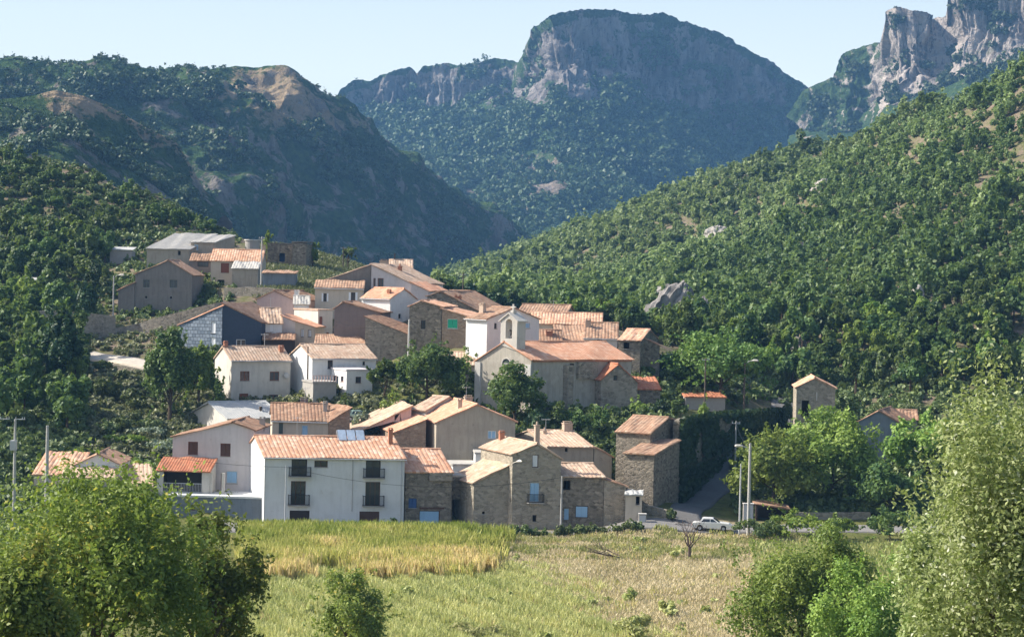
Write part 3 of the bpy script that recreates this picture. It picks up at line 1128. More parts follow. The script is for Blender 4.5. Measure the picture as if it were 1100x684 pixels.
# ---- left lower houses
h = H['terrace_house'] = House('white_house', 'pinkish white gable house with a red veranda roof above a walled terrace', 'house', 184.5, 272.5, 468.5, 533, 227, yaw=-4, depth=9, kind='gable', apex=(250, 453.5), ye_r=461.5, wall='pinkwhite', roof='tile_mossy')
h.win(202, 474.2, 212.6, 488.3, frame='redwood', style='shut', mat='wood')
h.win(236.7, 476, 247.6, 490, frame='redwood', style='shut', mat='wood')
h.win(243, 505.7, 254.8, 519, frame='shutter_white', style='shut', mat='shutter_blue')
h.door(237, 508, 241, 528, mat='wood')
h.finish()
h.chimney(287, 449, .62, .6, 'concrete', fa=.98)
v = House('x', '', '', 168.5, 225, 504.5, 531, 223.5, yaw=-4, depth=3.2, kind='shed', yr=491.5, wall='offwhite', roof='tile_red', root=h, ov=.25, rib=.3)
v.win(175.3, 506.7, 216.7, 528.5, style='void', cols=2)
v.finish('veranda_roof', 'veranda_wall')
rl = MB()
r_ = v.rect(175.3, 518.8, 216.7, 529)
for zz in (r_[1] + .05, r_[3]):
    rl.box(r_[0], r_[2], -.08, -.03, zz - .03, zz + .03, tf=v.tf)
for k in range(26):
    aa = r_[0] + (r_[2] - r_[0]) * k / 25
    rl.box(aa - .015, aa + .015, -.07, -.04, r_[1], r_[3], tf=v.tf)
rl.build('railing', M['metal'], h.root)
rl = MB()
for aa in (v.w + .15, v.w + 1.5):
    rl.box(aa - .15, aa + .15, .1, .4, 0, v.h - .2, tf=v.tf)
rl.build('post', M['offwhite'], h.root)
t = House('x', '', '', 181, 282.5, 533, 568, 221.5, yaw=-3, depth=5.5, kind='lean', ye_r=534, wall='bluewash', roof='white', root=h, flat=True)
t.win(205.4, 541.5, 210, 548, style='window')
t.finish('terrace_slab', 'terrace_wall')

h = H['grey_roof'] = House('cream_house', 'cream house with a pale grey sheet roof behind the veranda house', 'house', 244, 303.5, 449, 480, 250, yaw=32, skew=0, dpx=206, dside='L', yr=432, rf=.5, wall='offwhite', roof='fibro_pale', rib=.3, ov=.45)
h.finish()
h.chimney(280, 438, .2, .25, 'pole')

h = H['mossy_roof'] = House('cream_house', 'cream house with a mossy brown roof and a blue shutter above the striped roof', 'house', 292, 353, 451, 480, 240, yaw=2, skew=6, depth=11, yr=433, wall='cream', roof='tile_mossy')
h.door(299.5, 454, 304, 466, mat='shutter_greygreen')
h.win(324, 456.5, 331, 468, style='shut', mat='shutter_blue', frame='shutter_white')
h.finish()
h2 = House('x', '', '', 353.2, 375.5, 452.5, 485, 240, yaw=32, depth=8, kind='lean', ye_r=438, wall='brownstone', roof='tile_mossy', root=h)
h2.finish('side_roof', 'side_wall')
h.chimney(349.5, 432.5, .3, .5, 'concrete')
h.chimney(327, 428, .55, .9, 'darkgrey')

h = H['square_white'] = House('white_house', 'square white house with four brown windows and a vine on its side wall', 'house', 248, 311.8, 386.5, 432, 265, yaw=27, dpx=230.5, dside='L', yr=372.3, wall='offwhite', roof='tile_pale')
h.win(258, 398.6, 268, 408.8, style='window', frame='redwood')
h.win(289.8, 399, 299.8, 408.8, style='window', frame='redwood')
h.win(257, 422.5, 266.8, 430, style='shut', mat='redwood', frame='redwood')
h.win(289, 423.8, 299, 430, style='window', frame='redwood')
h.finish()
h.chimney(242.5, 367.5, .5, .5, 'brick')
h.chimney(302, 372, .3, .6, 'brick')
ds = MB()
a_, z_ = h.front_pt(307, 403)
for k in range(3):
    rr = .38 - .1 * k
    ds.tube([h.tf(a_, -.35 + .06 * k, z_), h.tf(a_, -.31 + .06 * k, z_)], rr, 12)
ds.tube([h.tf(a_, -.2, z_), h.tf(a_, 0, z_)], .03, 5)
ds.build('satellite_dish', M['metal'], h.root)

h = H['terraced_white'] = House('white_house', 'white house with a flat-roofed front extension and a railed terrace', 'house', 335, 403.5, 384.5, 415, 265, yaw=27, dpx=310.8, dside='L', yr=370, wall='white', roof='tile_pale', drop=4)
h.win(352, 386.8, 357.6, 396, style='window', frame='wood')
h.win(389.5, 388.3, 392.2, 392, style='window', frame='wood', cols=1)
h.finish()
e = House('x', '', '', 372, 400, 398.3, 421, 261, yaw=27, dpx=356, dside='L', kind='lean', ye_r=398.3, wall='white', roof='pinkwhite', root=h, flat=True)
e.win(382, 404.5, 388, 411.3, style='window', frame='wood')
e.door(357.5, 403.5, 363.5, 414, face='left', style='window', frame='wood')
e.win(366, 404, 369, 410, face='left', style='window', frame='redwood', cols=1)
e.finish('extension_roof', 'extension_wall')
t = House('x', '', '', 336, 361, 411.5, 434, 259.5, yaw=22, depth=5, kind='lean', ye_r=411.5, wall='concrete', roof='concrete', root=h, flat=True)
t.finish('terrace_slab', 'terrace_wall')
rl = MB()
for k in range(9):
    aa = t.w * k / 8
    rl.box(aa - .05, aa + .05, 0, .1, t.h + .2, t.h + 1.0, tf=t.tf)
rl.box(0, t.w, .02, .08, t.h + .95, t.h + 1.03, tf=t.tf)
rl.build('railing', M['pink'], h.root)
h.pipe(331.5, 372, 413, face='left', r=.09, mat='pole', name='flue_pipe')

h = H['hip_brown'] = House('brown_roof_house', 'low house with a brown weathered roof just behind the terraced white house', 'house', 338, 398, 371, 392, 279, yaw=3, depth=9, yr=360.5, wall='darkgrey', roof='tile_old', hip=2.2, ridge_end='R')
h.finish()

# ---- upper middle
h = H['slate'] = House('slate_house', 'house clad in blue slates, one gable half pale, the other coloured dark as in shade', 'house', 191.5, 238.3, 348.5, 376, 292, yaw=-28, skew=30, depth=9, kind='lean', ye_r=328.5, wall='slate', roof='tile_orange')
h.win(226.5, 345.5, 231.5, 357.5, mat='shutter_white', frame='shutter_white')
h.win(225.8, 362, 231.3, 373, mat='shutter_white', frame='shutter_white')
h.finish()
h2 = House('x', '', '', 238.6, 280.8, 326, 378, 289, yaw=18, skew=-36, depth=10, kind='lean', ye_r=346, wall='slate_shade', roof='tile_old', root=h)  # same slates, wall coloured as shaded
h2.win(253.4, 364.5, 263.5, 372.5, frame='shutter_white')
h2.finish('dark_roof', 'shade_wall')

h = H['orange_upper'] = House('orange_roof_house', 'white house with an orange roof slope and a dark porch, right of the slate gables', 'house', 281.3, 303, 346.5, 380, 292, yaw=12, depth=7, yr=331, wall='white', roof='tile_pale')
h.win(290, 348.5, 293.5, 356, mat='shutter_white', frame='shutter_white')
h.finish()
h2 = House('x', '', '', 302.5, 317, 339, 380, 293.5, yaw=4, depth=7, kind='lean', ye_r=345, wall='pinkwhite', roof='tile_orange', root=h, skew=-10)
h2.finish('middle_roof', 'middle_wall')
h3 = House('x', '', '', 316.5, 338, 345, 380, 292.5, yaw=2, depth=8, kind='lean', ye_r=351, wall='cream', roof='tile_orange', root=h, skew=-12)
h3.win(323, 353.5, 326.3, 362, frame='wood', mat='shutter_white')
h3.win(330.7, 354, 334.5, 362, frame='wood', mat='shutter_white')
h3.win(327, 368, 332, 374, style='void')
h3.finish('right_roof', 'right_wall')
p_ = House('x', '', '', 282.5, 316, 364, 382, 289, yaw=4, depth=3, kind='shed', yr=358, wall='darkwood', roof='tile_mossy', root=h, ground=False)
p_.finish('porch_roof', 'porch_wall')

h = H['pink_gable'] = House('pink_house', 'plain pink gable house with a dark roof and a white chimney', 'house', 275.5, 316, 321, 345, 308, yaw=-6, skew=-22, depth=8, kind='gable', apex=(294.5, 312), ye_r=322, wall='pink', roof='tile_mossy')
h.finish()
h.chimney(316, 312.5, .12, .55, 'white', fa=.97)

h = H['white_block'] = House('white_house', 'narrow white house with brown windows behind the orange roofs', 'house', 341, 357, 333.5, 375, 297, yaw=38, dpx=315.5, dside='L', kind='lean', ye_r=334.5, wall='offwhite', roof='tile_pale', flat=True)
h.win(343, 340, 346.5, 349.5, frame='redwood', style='shut', mat='redwood')
h.win(344, 357, 347.5, 366, frame='redwood', style='shut', mat='redwood')
h.win(350.5, 357, 353.5, 366, frame='redwood', style='shut', mat='redwood')
h.finish()
h2 = House('x', '', '', 315.5, 332, 326, 345, 304, yaw=6, depth=4, yr=318, wall='white', roof='fibro', root=h)
h2.finish('rear_roof', 'rear_wall')

h = H['top_house'] = House('cream_house', 'large cream house with white shutters and a grey gable at the top of the village', 'house', 338, 390, 308.5, 338, 306, yaw=3, depth=5, kind='shed', yr=301, wall='cream', roof='tile_old')
h.win(347.4, 315, 350.9, 323.7, frame='wood', shutters='shutter_white')
h.win(377, 314, 381.6, 323, frame='wood', shutters='shutter_white')
h.finish()
h2 = House('x', '', '', 345.5, 398, 301.5, 338, 311.5, yaw=3, skew=-6, depth=9, kind='lean', ye_r=284, wall='grey', roof='tile_pale', root=h)
h2.finish('upper_left_roof', 'grey_gable_wall')
h3 = House('x', '', '', 398, 441.5, 284, 338, 311.5, yaw=-4, skew=-24, depth=10, kind='lean', ye_r=304, wall='pinkwhite', roof='tile_pale', root=h)
h3.win(400.8, 298.7, 403.5, 308.5, frame='redwood')
h3.win(405.5, 298.7, 412, 308.5, frame='redwood')
h3.finish('upper_right_roof', 'pink_gable_wall')
h3.chimney(412.5, 282.5, .6, 1.0, 'chim')
h3.chimney(429.5, 291, .5, .5, 'brick', pot=True)
h4 = House('x', '', '', 441, 460, 303.5, 338, 309.5, yaw=-4, skew=-16, depth=8, kind='lean', ye_r=312, wall='pinkwhite', roof='tile_orange', root=h)
h4.finish('wing_roof', 'wing_wall')

h = H['far_hut'] = House('small_house', 'small house with a pale roof standing highest behind the large cream house', 'house', 418.5, 443, 289.5, 298, 352, yaw=4, depth=7, yr=279, wall='stone', roof='tile_pale')
h.finish()
h.chimney(424, 273, .5, .25, 'pole')

h = H['orange_cube'] = House('white_house', 'small white house with a bright orange roof in front of the large cream house', 'house', 388, 419, 319.5, 350, 294, yaw=-36, dpx=447, dside='R', yr=310, ridge_end='R', wall='white', roof='tile_orange')
h.win(428, 337, 431, 342, face='right', style='void')
h.finish()
h.chimney(418, 312, .2, .5, 'brick')

h = H['grey_gable'] = House('grey_house', 'windowless dark grey gable house with a red verge', 'house', 358, 408, 330.5, 400, 283, yaw=6, skew=-14, depth=9, kind='gable', apex=(368.5, 324.5), ye_r=335.5, wall='darkgrey', roof='tile_mossy')
h.finish()
h = H['slope_stone'] = House('stone_house', 'stone house whose mossy roof slopes down to the white pole', 'house', 391.5, 459, 340, 398, 278, yaw=2, skew=-24, depth=6, kind='lean', ye_r=367, wall='stone', roof='tile_mossy')
h.finish()

h = H['green_shutter'] = House('stone_house', 'stone house with one bright green shutter and one dark window', 'house', 439, 474, 328.5, 375, 276, yaw=-5, skew=-8, depth=8, kind='gable', apex=(452.3, 323), ye_r=329, wall='stone2', roof='tile')
h.win(452, 344, 457, 353.5, style='window', frame='darkwood')
h.finish()
h2 = House('x', '', '', 474.2, 500.5, 331.5, 375, 275.5, yaw=-4, skew=-12, depth=8, kind='lean', ye_r=339, wall='brownstone', roof='tile', root=h)
h2.win(480.4, 342.5, 491.7, 353, style='shut', mat='shutter_green', frame='shutter_white')
h2.finish('side_roof', 'side_wall')

h = H['dark_complex'] = House('dark_stone_house', 'dark stone house with stepped roofs and a brown chimney above the green shutter', 'house', 458.5, 517, 317.5, 345, 291, yaw=-4, skew=-24, depth=10, kind='gable', apex=(474, 313), ye_r=335, wall='stone2', roof='tile_old')
h.finish()
h.chimney(492, 318, .05, .75, 'brick')
h2 = House('x', '', '', 480, 501, 320, 345, 296, yaw=-6, depth=6, yr=312.3, wall='stone2', roof='tile_old', root=h)
h2.finish('rear_roof', 'rear_wall')

h = H['bright_gable'] = House('white_house', 'white house with one brightly lit blank front beside the bell gable', 'house', 500, 523, 341.5, 378, 266, yaw=-42, dpx=579, dside='R', yr=330.5, ridge_end='R', wall='white', roof='tile_old', rf=.5)
h.win(564, 346.7, 569.4, 352.5, face='right', style='shut', mat='shutter_blue', frame='shutter_white')
h.win(531, 347, 534, 353, face='right', style='void')
h.finish()
h.chimney(518.5, 326.5, .22, .75, 'chim')

# ---- roofs behind the church
h = H['roof_a'] = House('tiled_house', 'long low tiled roof farthest behind the church', 'house', 556, 608, 336, 352, 296, yaw=4, skew=-14, depth=9, yr=327, wall='brownstone', roof='tile_old')
h.finish()
h = H['roof_b'] = House('tiled_house', 'wide tiled house with a strip of cream wall showing under its eave behind the church', 'house', 570, 646, 347, 362, 285, yaw=3, skew=-6, depth=9, yr=335.5, wall='cream', roof='tile')
h.finish()
h = H['roof_c'] = House('tiled_house', 'steep old tiled roof joining the wide tiled house behind the church', 'house', 598, 636, 365, 385, 277, yaw=2, depth=9, kind='shed', yr=347, wall='cream', roof='tile_old')
h.finish()
h = H['roof_d'] = House('tiled_house', 'low house with a square brown chimney right behind the church ridge', 'house', 560, 604, 369, 388, 273, yaw=4, depth=6, yr=354, wall='cream', roof='tile_old')
h.finish()
h.chimney(590, 355.5, .3, .9, 'brick')
h = H['roof_e'] = House('white_house', 'whitewashed house with an open dark door and a stone chimney behind the church', 'house', 627, 663, 362.5, 385, 276, yaw=3, skew=-6, depth=9, yr=346.5, wall='white', roof='tile_old')
h.door(641, 364.8, 646.6, 376, style='void')
h.finish()
h.chimney(632, 343.5, .35, .75, 'chim')
h = H['tower_house'] = House('stone_house', 'square stone house with ribbed orange tiles at the far end of the church', 'house', 663.5, 687.5, 365, 400, 273, yaw=-14, dpx=706, dside='R', yr=353.5, ridge_end='L', wall='stone2', roof='tile', rib=.6)
h.win(669.7, 367.8, 676, 374.5, style='void')
h.finish()
h2 = House('x', '', '', 687.8, 708.5, 361.5, 405, 275, yaw=8, skew=-10, depth=5, kind='lean', ye_r=371, wall='stone2', roof='tile_old', root=h)
h2.finish('side_roof', 'side_wall')

# ---- church
h = H['church'] = House('village_church', 'stone church with a bell gable, round window and orange tiled roof', 'church', 511, 570, 386.5, 440, 258, yaw=-34, skew=-24, dpx=678, dside='R', kind='gable', apex=(542, 367), ye_r=385.5, wall='church', roof='tile_orange', ov=.35, drop=4)
ch = h
ch.front_holes = h.rect(540, 386, 549, 395)
h.finish()
# round window: ring, pane and cross bar set on the front
ra, rz_ = h.front_pt(544.4, 390.4)
rr = 0.62
ring, pane = MB(), MB()
n = 20
vs, fs = [], []
for k in range(n):
    t_ = 2 * math.pi * k / n
    for r2, i in ((rr, -.003), (rr + .16, -.003), (rr + .16, -.12), (rr, -.12)):
        vs.append(h.tf(ra + math.cos(t_) * r2, i, rz_ + math.sin(t_) * r2))
for k in range(n):
    for j in range(4):
        fs.append((k * 4 + j, k * 4 + (j + 1) % 4, ((k + 1) % n) * 4 + (j + 1) % 4, ((k + 1) % n) * 4 + j))
ring.add(vs, fs)
ro_ = ring.build('round_window', M['offwhite'], h.root)
pane.add([h.tf(ra + math.cos(2 * math.pi * k / n) * rr, -.02, rz_ + math.sin(2 * math.pi * k / n) * rr) for k in range(n)], [tuple(range(n))])
pane.build('pane', M['glass'], ro_)
MB().box(ra - rr, ra + rr, -.07, -.03, rz_ - .05, rz_ + .05, tf=h.tf).build('bar', M['paleconcrete'], ro_)
# facade corner pilasters
for a0_ in (-.12, h.w - .75):
    h.band('pilaster', 'paleconcrete', a0_, a0_ + .85, -.16, -.004, -3, h.prof[0][1] - .25)
# bell gable on the facade apex
ba, bz = h.prof[1]
zt = h.front_pt(549, 337)[1]
zs = h.front_pt(549, 345)[1]
bw = 1.28
bc = ba + .75
arch_w, arch_z0, arch_z1 = .5, bz + .45, zs - .2
bell = MB()
outer = [(bc - bw, bz - .4), (bc - bw, zs), (bc, zt), (bc + bw, zs), (bc + bw, bz - 1.1)]
hole = [(bc - arch_w, arch_z0), (bc - arch_w, arch_z1)] + [(bc - arch_w * math.cos(t_), arch_z1 + arch_w * math.sin(t_)) for t_ in np.linspace(0.3, math.pi - 0.3, 7)] + [(bc + arch_w, arch_z1), (bc + arch_w, arch_z0)]
y0_, y1_ = -.12, 1.15
lp = [[Vector((p[0], p[1], 0)) for p in outer], [Vector((p[0], p[1], 0)) for p in hole]]
tr = geometry.tessellate_polygon(lp)
fl_ = outer + hole
for yy in (y0_, y1_):
    bell.add([h.tf(p[0], yy, p[1]) for p in fl_], [tuple(t_) for t_ in tr])
for loop in (outer, hole):
    for k in range(len(loop)):
        p, q = loop[k], loop[(k + 1) % len(loop)]
        bell.add([h.tf(p[0], y0_, p[1]), h.tf(q[0], y0_, q[1]), h.tf(q[0], y1_, q[1]), h.tf(p[0], y1_, p[1])], [(0, 1, 2, 3)])
bo = bell.build('bell_gable', M['offwhite'], h.root)
cp = MB()
for sgn in (-1, 1):
    q = [(bc, zt), (bc + sgn * (bw + .2), zs - .1), (bc + sgn * (bw + .2), zs + .08), (bc, zt + .18)]
    cp.prism([(p[0], p[1] + .004) for p in q], 'y', y0_ - .14, y1_ + .14)
cp.build('coping', M['offwhite'], bo, tf=h.tf)
cr = MB()
cr.box(bc - .22, bc + .22, .3, .74, zt + .1, zt + .45, tf=h.tf)
cr.box(bc - .08, bc + .08, .44, .6, zt + .45, zt + 1.25, tf=h.tf)
cr.box(bc - .36, bc - .082, .44, .6, zt + .78, zt + .95, tf=h.tf)
cr.box(bc + .082, bc + .36, .44, .6, zt + .78, zt + .95, tf=h.tf)
cr.build('stone_cross', M['offwhite'], bo)
bl = MB()
prof = [(.03, .62), (.14, .6), (.19, .45), (.22, .25), (.3, .05), (.31, 0)]
nb = 12
vs = [h.tf(bc + r2 * math.cos(2 * math.pi * k / nb), .5 + r2 * math.sin(2 * math.pi * k / nb), arch_z0 + .35 + zz) for r2, zz in prof for k in range(nb)]
fs = [(i * nb + k, i * nb + (k + 1) % nb, (i + 1) * nb + (k + 1) % nb, (i + 1) * nb + k) for i in range(len(prof) - 1) for k in range(nb)]
bl.add(vs, fs)
bl.tube([h.tf(bc - arch_w, .5, arch_z0 + 1.02), h.tf(bc + arch_w, .5, arch_z0 + 1.02)], .07, 6)
bl.build('bell', M['darkwood'], bo)
# buttress, and a dark panel standing in for a recess's shade, on the long side
rs = lambda px: h.side_pt(px, 400, True)[0]
b0_, b1_ = rs(605), rs(611)
MB().box(h.w + .003, h.w + .75, b0_, b1_, -4, h.prof[2][1] - .8, tf=h.tf).build('buttress', M['stone3'], h.root)
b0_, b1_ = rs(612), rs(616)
MB().box(h.w + .002, h.w + .04, b0_, b1_, 1, h.prof[2][1] - .6, tf=h.tf).build('niche_shade', M['darkwood'], h.root)  # flat dark slab on the wall; its colour paints the shade
b0_, b1_ = rs(619), rs(640)
MB().box(h.w + .003, h.w + .35, b0_, b1_, h.prof[2][1] - 2.6, h.prof[2][1] - .4, tf=h.tf).build('side_panel', M['stone3'], h.root)
# cornice under the long eave
MB().box(h.w + .003, h.w + .22, .3, h.d - .2, h.prof[2][1] - .38, h.prof[2][1] - .1, tf=h.tf).build('cornice', M['brick'], h.root)
c = House('x', '', '', 645, 684.5, 407, 445, 257, yaw=8, skew=17, depth=7.5, kind='gable', apex=(664, 391), ye_r=410, wall='stone3', roof='tile_red', root=h, drop=4)
c.win(659, 403, 663.5, 408.5, style='window', cols=1)
c.finish('chapel_roof', 'chapel_wall')
c = House('x', '', '', 684, 709, 417.5, 445, 260, yaw=5, depth=5, kind='shed', yr=405.5, wall='stone2', roof='tile_red', root=h, drop=4)
c.finish('annex_roof', 'annex_wall')

h = H['church_neighbour'] = House('low_house', 'low house with a pale tiled roof tucked against the church facade', 'house', 470, 512, 391, 425, 263, yaw=2, depth=7, yr=378, wall='offwhite', roof='tile_pale')
h.door(489, 399, 496, 412, style='void')
h.win(500, 396, 503, 402, style='window', cols=1)
h.finish()

# ---- right: stone barns, cottages
h = H['barn_up'] = House('stone_barn', 'taller rough stone barn with a small tiled roof by the retaining wall', 'barn', 660.5, 698, 463, 530, 231, yaw=-28, dpx=747, dside='R', yr=446.5, ridge_end='L', wall='stone2', roof='tile_old', rf=.36, back=None)
h.finish()
h = H['barn_low'] = House('stone_barn', 'lower rough stone barn in front, its roof below the taller one', 'barn', 669.5, 702, 486, 543, 225, yaw=-26, dpx=729, dside='R', kind='shed', yr=473, ridge_end='R', wall='stone2', roof='tile_old')
h.finish()

h = H['cottage'] = House('stone_cottage', 'lone stone cottage with a dark doorway at the end of the upper road', 'cottage', 855, 897, 415.5, 451, 258, yaw=0, skew=-5, depth=8, kind='gable', apex=(875.5, 405.8), ye_r=416.5, wall='stone3', roof='tile')
h.door(861, 430, 869, 448, style='void')
h.finish()
h.pipe(877.5, 421, 430, r=.06, mat='paleconcrete')

h = H['bluegrey'] = House('blue_grey_house', 'blue grey gable house half hidden by yellow green trees', 'house', 921, 966, 452, 500, 250, yaw=-8, skew=-12, depth=9, kind='gable', apex=(944.4, 441), ye_r=454, wall='bluewash', roof='tile_mossy')
h.win(951, 476, 954.5, 484.5, style='void')
h.finish()
h2 = House('x', '', '', 962, 985, 450, 490, 262, yaw=-8, depth=6, yr=440, wall='beige', roof='tile_mossy', root=h)
h2.finish('rear_roof', 'rear_wall')

h = H['red_hut'] = House('garden_shed', 'low garden shed with a red roof above the retaining wall', 'shed', 736, 779, 426, 444, 268, yaw=4, depth=4, kind='shed', yr=421, wall='concrete', roof='tile_red')
h.finish()
h = H['road_garage'] = House('garage', 'open-fronted dark garage with a brown lean-to roof beside the road', 'garage', 812, 846, 541, 560, 224, yaw=-3, depth=4, kind='lean', ye_r=546, wall='darkwood', roof='tile_mossy')
h.door(814, 545, 844, 559, style='void', mat='darkwood')
h.finish()

# ---- upper left
h = H['big_grey'] = House('grey_house', 'big grey gable house standing above the sloping stone wall', 'house', 144.5, 206, 294, 340, 322, yaw=-3, skew=0, depth=9, kind='gable', apex=(180.8, 279.5), ye_r=295, wall='grey', roof='tile_old')
h.win(154, 300.3, 160.7, 309, style='window', mat='glass', frame='shutter_greygreen')
h.win(182.4, 300.6, 190.4, 309.3, style='window', mat='glass', frame='shutter_greygreen')
h.win(156.6, 331.5, 160.3, 338, style='void')
h.win(156, 318, 158, 320.5, style='void')
h.win(182.5, 318.5, 184.5, 321, style='void')
h.finish()
h2 = House('x', '', '', 126.5, 144.3, 311.5, 341, 322, yaw=-3, depth=6, kind='lean', ye_r=303.5, wall='grey', roof='tile_mossy', root=h)
h2.finish('annex_roof', 'annex_wall')

h = H['shed_roof'] = House('farm_building', 'farm building with a wide pale cement sheet roof on the hillside', 'farm building', 157.4, 203.5, 266.8, 290, 342, yaw=2, skew=-14, depth=13, kind='shed', yr=251, ridge_end='L', wall='beige', roof='fibro', rib=.3)
h.win(191, 269.5, 194, 274, style='void')
h.finish()
h2 = House('x', '', '', 204.5, 230.5, 260, 290, 345, yaw=2, skew=-14, depth=10, kind='shed', yr=253, ridge_end='R', wall='beige', roof='fibro', root=h)
h2.win(208.5, 262.5, 213, 269, mat='shutter_blue', frame='shutter_white')
h2.finish('right_roof', 'right_wall')
h3 = House('x', '', '', 204, 229, 279.5, 300, 338, yaw=2, depth=3, kind='shed', yr=273, wall='darkgrey', roof='tile_mossy', root=h)
h3.win(212, 281, 224, 287, style='window')
h3.finish('awning_roof', 'awning_wall')

h = H['cream_upper'] = House('cream_house', 'cream house with patched orange tiles and a grey box annex on the hillside', 'house', 226, 281, 279.5, 310, 333, yaw=2, skew=0, depth=8, yr=268, wall='cream', roof='tile')
h.win(237.3, 282.5, 246, 293, style='shut', mat='redwood', frame='redwood')
h.door(233.5, 300.5, 241, 311, style='void')
h.finish()
h.chimney(283, 264, .5, .6, 'chim', fa=.99)
h2 = House('x', '', '', 249, 277, 288, 311, 328, yaw=2, depth=4, kind='shed', yr=281.5, wall='beige', roof='fibro', root=h)
h2.finish('annex_roof', 'annex_wall')

h = H['ruin'] = House('long_ruin', 'long low dark roofless stone building on the hillcrest', 'ruin', 287, 313.5, 262, 282, 356, yaw=2, depth=6, kind='lean', ye_r=263, wall='stone2', roof='stone2', flat=True)
h.door(300, 272, 306, 281, style='void', mat='shutter_dkblue')
h.finish()
h2 = House('x', '', '', 313.5, 329, 260.5, 284, 353, yaw=-6, depth=6, kind='lean', ye_r=262, wall='stone2', roof='stone2', root=h, flat=True)
h2.finish('right_roof', 'right_wall')
h = H['low_white'] = House('shed', 'low blue-white shed with a thin roof on the grassy hump', 'shed', 282, 317.5, 293, 309, 322, yaw=2, depth=4, kind='shed', yr=290.5, wall='bluewash', roof='tile_old')
h.finish()

# water tank
c0 = P(271, 280, 354)
GROUND_PTS.append(tuple(c0))
tr_ = 8 * 354 / FPX
zt_ = z_at(c0[0], c0[1], 258.5)
tk = MB()
tk.tube([(0, 0, -2), (0, 0, zt_ - c0[2])], tr_, 24)
t = tag(empty('water_tank', c0), 'round concrete water tank on the hillcrest', 'water tank')
tk.build('body', M['concrete'], t)
tk = MB()
tk.tube([(0, 0, zt_ - c0[2] + .003), (0, 0, zt_ - c0[2] + .2)], tr_ + .15, 24)
tk.build('lid', M['paleconcrete'], t)

# ---- bungalow at left
h = H['bungalow'] = House('bungalow', 'cream bungalow with spreading tiled roofs behind the big walnut tree', 'bungalow', 80, 128, 499, 530, 226, yaw=2, skew=0, depth=8, kind='gable', apex=(105, 487.5), ye_r=498, wall='white', roof='tile_old')
h.finish()
h2 = House('x', '', '', 36, 81, 508.5, 530, 228, yaw=-4, dpx=22, dside='L', depth=5, kind='shed', yr=487, ridge_end='R', wall='cream', roof='tile', root=h)
h2.win(30, 509, 34, 521, face='left', style='void')
h2.finish('left_roof', 'left_wall')
h3 = House('x', '', '', 66, 122, 512, 530, 223, yaw=2, depth=3, kind='shed', yr=501, wall='cream', roof='tile_pale', root=h)
h3.finish('porch_roof', 'porch_wall')
h4 = House('x', '', '', 122, 163, 521, 535, 224, yaw=4, depth=6.5, kind='shed', yr=499, wall='cream', roof='tile_pale', root=h, skew=8)
h4.finish('right_roof', 'right_wall')


# ------------------------------------------------------------------ free-standing walls
def strip_wall(name, label, pts, mat, thick=0.6, cap=None, ground=True, dig=1.5, jag=0.0):
    """pts: (px, y top, y base, D)"""
    W = []
    for px, yt, yb, D in pts:
        b = P(px, yb, D)
        W.append((b[0], b[1], b[2], z_at(b[0], b[1], yt)))
        if ground:
            GROUND_PTS.append((b[0], b[1], b[2]))
    o = np.array(W[0][:3])
    mb = MB()
    g = random.Random(len(W) + int(W[0][0]))
    fine = []
    for i in range(len(W) - 1):
        n = max(1, int(math.hypot(W[i + 1][0] - W[i][0], W[i + 1][1] - W[i][1]) / 1.2))
        for k in range(n):
            t = k / n
            fine.append([W[i][j] + (W[i + 1][j] - W[i][j]) * t for j in range(4)])
    fine.append(list(W[-1]))
    for q in fine:
        q[3] += g.uniform(-jag, jag)
    vs, fs = [], []
    for i, q in enumerate(fine):
        p0, p1 = fine[max(i - 1, 0)], fine[min(i + 1, len(fine) - 1)]
        d = np.array([p1[0] - p0[0], p1[1] - p0[1]])
        d /= np.linalg.norm(d)
        nx, ny = -d[1] * thick, d[0] * thick
        x, y, zb, zt = q[0] - o[0], q[1] - o[1], q[2] - o[2] - dig, q[3] - o[2]
        vs += [(x, y, zb), (x, y, zt), (x + nx, y + ny, zt), (x + nx, y + ny, zb)]
    for i in range(len(fine) - 1):
        a, b = i * 4, i * 4 + 4
        fs += [(a, b, b + 1, a + 1), (a + 1, b + 1, b + 2, a + 2), (a + 2, b + 2, b + 3, a + 3)]
    e = len(fine) * 4 - 4
    fs += [(0, 1, 2, 3), (e + 3, e + 2, e + 1, e)]
    mb.add(vs, fs)
    ob = mb.build(name, M[mat], None, o)
    tag(ob, label, 'wall')
    return ob


strip_wall('retaining_wall', 'tall dark retaining wall holding the upper terrace beside the sloping road', [(728, 452, 545, 233), (745, 447, 532, 238), (770, 444, 515, 246), (800, 441.5, 497, 258), (826, 440.5, 478, 270), (846, 440, 462, 280)], 'stone2', 0.8, jag=.12)
strip_wall('stone_wall', 'pale stone wall sloping up beside the big grey house', [(124, 352, 365, 306), (150, 347, 360, 306), (172, 340, 357, 305), (200, 333, 354, 304), (230, 326, 350, 303), (241, 323, 345, 303)], 'stone', 0.6, jag=.08)
strip_wall('stone_wall', 'long grey terrace wall among the trees left of the big grey house', [(38, 334, 366, 300), (62, 334, 364, 301), (98, 337, 362, 303), (124, 339, 360, 306)], 'stone3', 0.6, jag=.05)
strip_wall('stone_wall', 'rough stone terrace wall under the grey box annex', [(240, 309, 322, 318), (262, 307.5, 321, 317), (284, 309, 321, 316), (308, 313, 322, 315)], 'stone', 0.6, jag=.15)
strip_wall('stone_wall', 'low stone garden wall along the path left of the square white house', [(97, 387, 392, 283), (120, 391, 397, 281), (150, 396, 402, 279), (172, 401, 407, 277)], 'stone3', 0.5, jag=.08)
strip_wall('stone_wall', 'low roadside stone wall between the barn and the car', [(690, 541, 549, 222), (705, 545, 552, 221), (718, 548, 555, 220)], 'stone3', 0.4, jag=.06)
